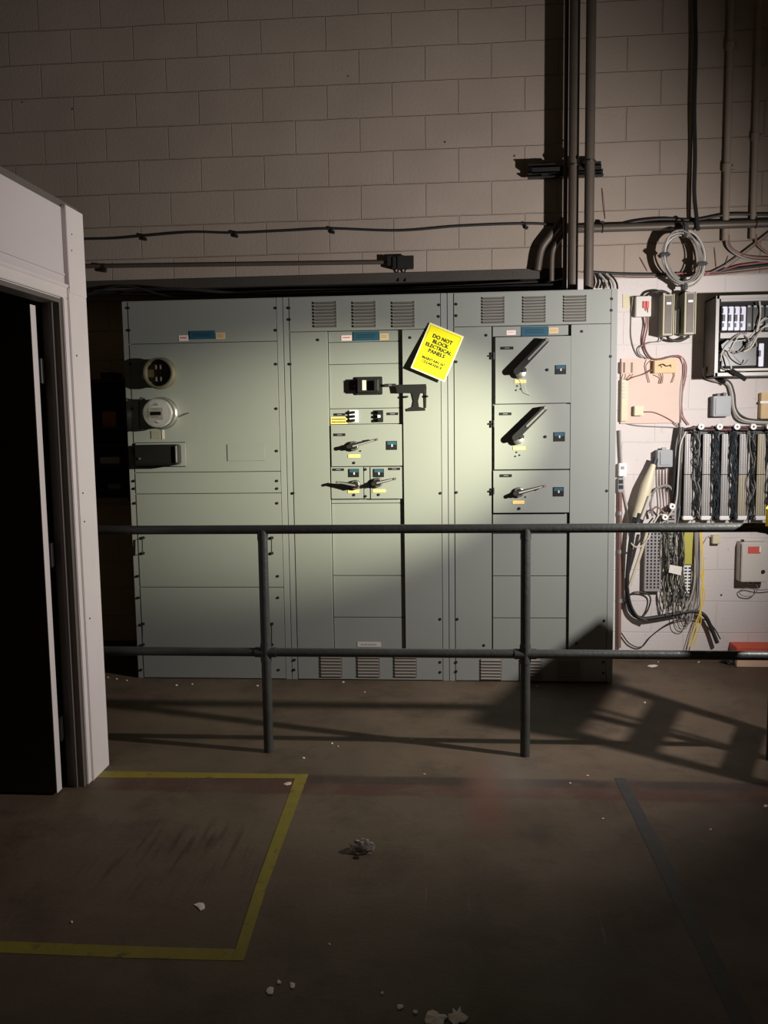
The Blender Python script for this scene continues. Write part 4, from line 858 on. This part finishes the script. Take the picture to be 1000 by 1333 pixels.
for k in range(4): cable('wire', [(858+k*4, 607, .03), (857+k*4, 630, .02), (860+k*4, 660, .03), (856+k*5, 682, .04)], .0035, 'wirebrown' if k % 2 else 'wiregrey', ('brown' if k % 2 else 'grey')+' wire dropping from the grey control box', 'wire', group='wires under the grey control box, '+('brown' if k % 2 else 'grey'))
cable('cable', [(850, 672, .05), (847, 655, .05), (853, 638, .05), (868, 632, .04), (878, 640, .04)], .008, 'wiregrey', 'grey cable arching over the white spools')
cable('cable', [(845, 668, .06), (855, 660, .06), (866, 668, .07), (878, 672, .07)], .005, 'wirebrown', 'brown cable tangled around the white spools')
cable('cable', [(811, 622, .03), (813, 640, .02), (818, 670, .02), (819, 695, .05), (824, 710, .09), (835, 711, .10), (845, 699, .10), (851, 682, .08), (858, 670, .06)], .005, 'wirelite', 'white cord hanging from the outlet and looping over the black cable')
# outlets and conduit by the cabinet
t, q = wbox('conduit_box', 806, 603, 816, 620, .04, 'white_p', 'white outlet box at the edge of the right cabinet', 'outlet'); pb(809, 607, 813, 611, -.045, -.039, 'greyp', 'cover_screw', t)
t, q = wbox('outlet', 805, 622, 813, 641, .03, 'greyp', 'grey duplex outlet below the white outlet box', 'outlet')
for y_ in (624.5, 631.5): pb(806.5, y_, 811.5, y_+5, -.036, -.029, 'black', 'socket', t)
cable('conduit', [(807, 560, .02), (808, 585, .02), (809, 603, .02)], .008, 'galv', 'thin grey conduit rising from the white outlet box', 'conduit')
p0, p1 = at(807.5, 641, -.02), at(806, 843, -.02)
t = thing('conduit', p1, 'brown vertical conduit between the right cabinet and the cables', 'conduit'); MB().tube([p0, p1], .012, 10, 0).build('pipe', 'wirebrown', t, smooth=True)
for py in (668, 718, 782): p = at(807.3, py, -.02); MB().cyl((p.x, p.y, p.z-.012), (p.x, p.y, p.z+.012), .015, n=10).build('coupling', 'galv', t, smooth=True)
# lower blocks
q = rect(839.5, 690, 861, 770, -.05)
t = thing('perforated_block', ((q[0]+q[1])/2, 0, q[2]), 'tall grey perforated terminal block hanging below the rail', 'terminal block')
MB().box(q[0], q[1], -.05, 0, q[2], q[3], .002).build('body', 'strip', t)
s = MB(); n = 17; hh = (q[3]-q[2]-.03)/n; w = (q[1]-q[0])
for k in range(n):
    for c_ in range(4): s.box(q[0]+w*(.12+.22*c_), q[0]+w*(.23+.22*c_), -.0508, -.049, q[2]+.02+k*hh, q[2]+.02+k*hh+hh*.6)
s.build('holes', 'core', t)
t, q = wbox('cable_duct', 867.5, 660, 880, 733, .045, 'strip', 'grey slotted duct right of the perforated block', 'cable duct'); s = MB()
for k in range(14): z = q[2]+.01+k*(q[3]-q[2]-.02)/14; s.box(q[0]+.012, q[1]-.012, -.0465, -.044, z, z+.008)
s.build('slots', 'core', t)
t = thing('wire_bundle', at(876, 780, -.03), 'tangled green-grey wires hanging behind the white tag', 'wires'); s = MB(); s2 = MB()
for k in range(26):
    x = random.uniform(862, 892); P = [at(x+random.uniform(-4, 4), y_, -.03-random.uniform(0, .05)) for y_ in (690, 712, 735, 755, 772, random.uniform(775, 800))]; (s if k % 2 else s2).tube(P, .003, 5, 4)
s.build('strands', 'wiredark', t, smooth=True); s2.build('strands', 'olive', t, label='olive strands', smooth=True)
t, q = wbox('cover_plate', 889.5, 688, 904, 735, .05, 'mustard', 'mustard yellow cover plate below the rail', 'plate')
t, q = wbox('punched_strip', 889, 736, 901.5, 776, .04, 'white_p', 'white and black punched strip under the mustard plate', 'terminal block'); s = MB()
for k in range(9):
    for c_ in range(2): z = q[3]-.012-k*(q[3]-q[2]-.01)/9; w = q[1]-q[0]; s.box(q[0]+w*(.15+.42*c_), q[0]+w*(.42+.42*c_), -.0415, -.039, z-.010, z)
s.build('holes', 'core', t)
MB().prism([(at(x, y, -.10).x, at(x, y, -.10).z) for x, y in ((872, 735), (888, 738), (886.5, 749), (870.5, 745))], -.103, -.098).build('paper_tag', 'paper', label='white paper tag hanging on the tangled wires', cat='tag')
t = thing('wire_bundle', at(906, 800, -.04), 'vertical bundle of grey cables beside the yellow cables', 'wires'); s = MB(); s2 = MB()
for k in range(16):
    o1 = random.uniform(-4, 4); P = [at(907+o1*.8, 680, -.05), at(908+o1, 720, -.05-random.uniform(0, .03)), at(907+o1, 760, -.05-random.uniform(0, .03)), at(903+o1*2, 785, -.05), at(898+o1*3, 800+random.uniform(-5, 5), -.05)]; (s if k % 2 else s2).tube(P, .0035, 5, 5)
s.build('strands', 'wiregrey', t, smooth=True); s2.build('strands', 'wirelite', t, label='pale strands', smooth=True)
for k in range(5):
    o1 = (k-2)*1.1+random.uniform(-.8, .8)
    cable('cable', [(913+o1*.5, 690, .06), (914+o1*.6, 715, .06), (915+o1+random.uniform(-1.5, 1.5), 745, .06), (914-o1*1.2, 778, .06), (909+o1*1.6+random.uniform(-1, 1), 812, .06), (900+o1*1.6, 842, .05)], .0025, 'wireyel', 'yellow cable hanging to the floor below the rail', group='yellow cables below the rail')
for k in range(5):
    P = [(880+k*5, 770, .05), (876+k*4, 790, .04), (880+k*5, 815-k*2, .05), (893+k*2, 818-k*3, .05), (900, 795, .05)]
    cable('wire', P, .0025, 'wiregrey', 'thin grey wire looping down below the punched strip', 'wire', group='grey loops below the punched strip')
t, q = wbox('sensor_box', 928, 697, 938.5, 708, .04, 'ivory', 'small ivory box just under the rail on the white wall', 'box')
cable('wire', [(928, 700, .03), (922, 698, .01), (914, 712, .02)], .002, 'wirelite', 'thin pale wire left of the small ivory box', 'wire')
# beige control enclosure
t, q = wbox('control_enclosure', 964, 706, 998.5, 757.5, .08, 'boxg', 'beige control enclosure with a red label on the white wall', 'electrical box', bev=.004)
MB().box(q[0]+.002, q[1]-.002, -.096, -.083, q[2]+.002, q[3]-.002, .004).build('door', 'boxg', t)
r = rect(974, 711.5, 990, 720.5, -.098); o = MB().box(r[0], r[1], -.0985, -.0955, r[2], r[3]).build('label', 'red', t, label='red label'); MB().box(r[1]-.006, r[1]+.004, -.099, -.0955, r[2]+.01, r[3]).build('label_edge', 'white_p', o)
p = at(993.5, 744, -.098); MB().cyl((p.x, -.106, p.z), (p.x, -.094, p.z), .011, n=14).build('lock', 'blackm', t); p = at(967, 706, -.05); MB().box(p.x-.008, p.x+.006, -.06, -.04, q[3]-.004, q[3]+.014).build('gland', 'blackm', t)
for px in (975, 983, 988): pb(px, 757, px+3, 761, -.06, -.04, 'galv', 'gland', t)
cable('wire', [(985, 759, .05), (986, 768, .04), (978, 776, .03), (966, 775, .03), (963, 769, .03), (972, 766, .03), (990, 768, .04), (1010, 766, .04)], .003, 'wiregrey', 'thin wire looping under the beige enclosure', 'wire')
# ------------------------------------------------------------------ floor things
c0 = fl(958, 869); zt_ = .135
def fbox(x0, x1, y0, y1, z0, z1, rot, cen, mb=None):
    s = MB().box(x0, x1, y0, y1, z0, z1, .003); s.xform(Matrix.Translation(cen) @ Matrix.Rotation(rot, 4, 'Z')); return s
cen = (c0.x+.01, c0.y+.01, 0)
t = thing('carton', cen, 'red-lidded cardboard box on the floor by the wall', 'box')
fbox(0, .24, 0, .30, 0, .07, .0, cen).build('base', 'card', t)
fbox(-.006, .246, -.006, .306, .07, .125, .0, cen).build('lid', 'redbox', t, label='red lid')
for i, (px, py, r, lab) in enumerate(((925, 843, .045, 'dark clump of debris by the wall left of the red box'), (936, 845, .03, 'smaller dark clump of debris touching the red box'))):
    p = fl(px, py); s = MB(); bmesh.ops.create_icosphere(s.bm, subdivisions=2, radius=r)
    for v in s.bm.verts: v.co *= random.uniform(.75, 1.2); v.co.z = max(v.co.z*.6+r*.4, 0)
    s.xform(Matrix.Translation((p.x, min(p.y, -.06), 0))).build('debris', 'rubber', label=lab, cat='debris')
def strip(pts, m, lab, name='floor_tape', h=.0012):
    MB().slab([(fl(*p).x, fl(*p).y) for p in pts], .0, h).build(name, m, label=lab, cat='tape')
strip([(100, 1012.5), (393, 1013.5), (394, 1008), (100, 1003.5)], 'ytape', 'far yellow floor tape running from the booth corner')
strip([(386, 1008), (401.5, 1008), (347, 1155), (317, 1251), (302, 1251), (334, 1150)], 'ytape', 'slanting yellow floor tape joining the far and near strips', h=.0018)
strip([(-60, 1238), (160, 1247), (305, 1251), (307, 1236), (170, 1232), (-60, 1223)], 'ytape', 'near yellow floor tape at the lower left')
strip([(800, 1013), (815, 1013), (1003, 1370), (972, 1370)], 'ktape', 'dark grey floor tape slanting at the lower right')
def scrap(px, py, w, h, lab, m='paper', n=7, lift=.0025, name='paper_scrap', group=None):
    pts = []
    ph = random.random()
    for k in range(n):
        a_ = 2*PI*(k+ph)/n; rr = random.uniform(.5, 1.05); pts.append((px+w/2*rr*math.cos(a_), py+h/2*rr*math.sin(a_)))
    s = MB(); c_ = fl(px, py); cv = s.bm.verts.new((c_.x, c_.y, lift+.002)); cb = s.bm.verts.new((c_.x, c_.y, .001)); V = []; B = []
    for x, y in pts:
        p = fl(x, y); z = random.uniform(.0015, lift); V.append(s.bm.verts.new((p.x, p.y, z+.001))); B.append(s.bm.verts.new((p.x, p.y, max(0, z-.001))))
    for i in range(n):
        j = (i+1) % n; s.bm.faces.new((cv, V[i], V[j])); s.bm.faces.new((cb, B[j], B[i])); s.bm.faces.new((V[i], B[i], B[j], V[j]))
    B[0].co.z = 0
    s.build(name, m, label=lab, cat='litter', group=group)
scrap(261.5, 1180, 19, 12, 'torn white paper scrap inside the yellow taped corner')
scrap(352, 1290, 12, 11, 'larger white chip of the cluster below the yellow corner'); scrap(363.5, 1279.5, 6, 7, 'upper small white chip of the cluster below the yellow corner'); scrap(380.5, 1283.5, 8, 9, 'right white chip of the cluster below the yellow corner')
scrap(568, 1328, 32, 24, 'large torn paper at the bottom edge, left of two', lift=.008, n=15); scrap(596, 1326, 27, 28, 'large torn paper at the bottom edge, right of two', lift=.008, n=15)
scrap(520.5, 1311, 11, 9, 'small white chip near the bottom edge, left of the torn papers'); scrap(541, 1318, 8, 6, 'tiny white chip beside the torn papers at the bottom')
scrap(498, 1293.5, 5, 4, 'tiny white speck above the torn papers'); scrap(93.5, 1201, 4, 4, 'tiny white speck at the lower left inside the tape'); scrap(429, 1230, 3.5, 3, 'tiny white speck right of the slanting yellow tape')
scrap(375, 1020.5, 13, 5, 'pale chip beside the far end of the slanting tape', 'card'); scrap(997, 1050, 6, 4, 'white chip at the right edge on the red stripe')
# crumpled film
p = fl(472, 1108); s = MB(); bmesh.ops.create_icosphere(s.bm, subdivisions=3, radius=.04)
for v in s.bm.verts:
    v.co = Vector((v.co.x*1.25, v.co.y*.8, v.co.z*.75))*random.uniform(.72, 1.05); v.co.z = max(v.co.z+.018, 0)
s.xform(Matrix.Translation((p.x, p.y, 0))).build('crumpled_film', 'film', label='crumpled clear plastic on the open floor', cat='litter')
scrap(463, 1117, 10, 5, 'dark flap of plastic left of the crumpled film', 'blackm'); scrap(480, 1111, 10, 5, 'thin plastic flap right of the crumpled film', 'film')
rg = [(140, 882), (152, 884), (165, 886), (230, 892), (250, 891), (335, 893), (447, 888), (475, 901), (432, 968), (440, 972), (395, 987), (535, 963), (840, 915), (857, 862), (910, 862), (700, 893), (742, 1020), (765, 1010), (925, 1080), (552, 1008), (785, 1066)]
for i, (px, py) in enumerate(rg): scrap(px, py, random.uniform(2.5, 5), random.uniform(1.4, 2.4), 'tiny pale crumb of litter on the concrete around the rail', random.choice(('paper', 'card', 'paper')), 5, .002, 'crumb', 'crumbs of litter around the rail')
scrap(849, 867, 22, 4, 'flat pale strip of litter behind the rail, left of the red box')

# ------------------------------------------------------------------ torch light from the right
LP = Vector((4.66, -2.13, 1.85))
def spot(name, size, blend, power, col, target, rad=.02):
    l = bpy.data.lights.new(name, 'SPOT'); l.spot_size = math.radians(size); l.spot_blend = blend; l.energy = power; l.color = col; l.shadow_soft_size = rad
    o = bpy.data.objects.new(name, l); C.objects.link(o); o.location = LP
    o.rotation_euler = (Vector(target)-LP).to_track_quat('-Z', 'Y').to_euler(); return o
spot('torch_spill', 137, 1.0, 395, (1.0, .96, .93), (2.3, YF, 1.45), .028)
spot('torch_beam', 31, 1.0, 1350, (1.0, .99, .71), (2.13, YF, 1.37), .028)
w = bpy.data.worlds.new('w'); bpy.context.scene.world = w; w.use_nodes = True
w.node_tree.nodes['Background'].inputs[0].default_value = (.9, .72, .52, 1); w.node_tree.nodes['Background'].inputs[1].default_value = .05
cd = bpy.data.cameras.new('camera'); co = bpy.data.objects.new('camera', cd); C.objects.link(co)
co.matrix_world = Matrix(((RT.x, UP.x, -_f.x, CAM.x), (RT.y, UP.y, -_f.y, CAM.y), (RT.z, UP.z, -_f.z, CAM.z), (0, 0, 0, 1)))
cd.sensor_fit = 'VERTICAL'; cd.sensor_height = 24; cd.lens = 24*F/1333; cd.clip_start = .05
sc = bpy.context.scene; sc.camera = co
sc.view_settings.view_transform = 'Standard'; sc.view_settings.look = 'None'; sc.view_settings.exposure = 0; sc.view_settings.gamma = 1; sc.view_settings.use_curve_mapping = False
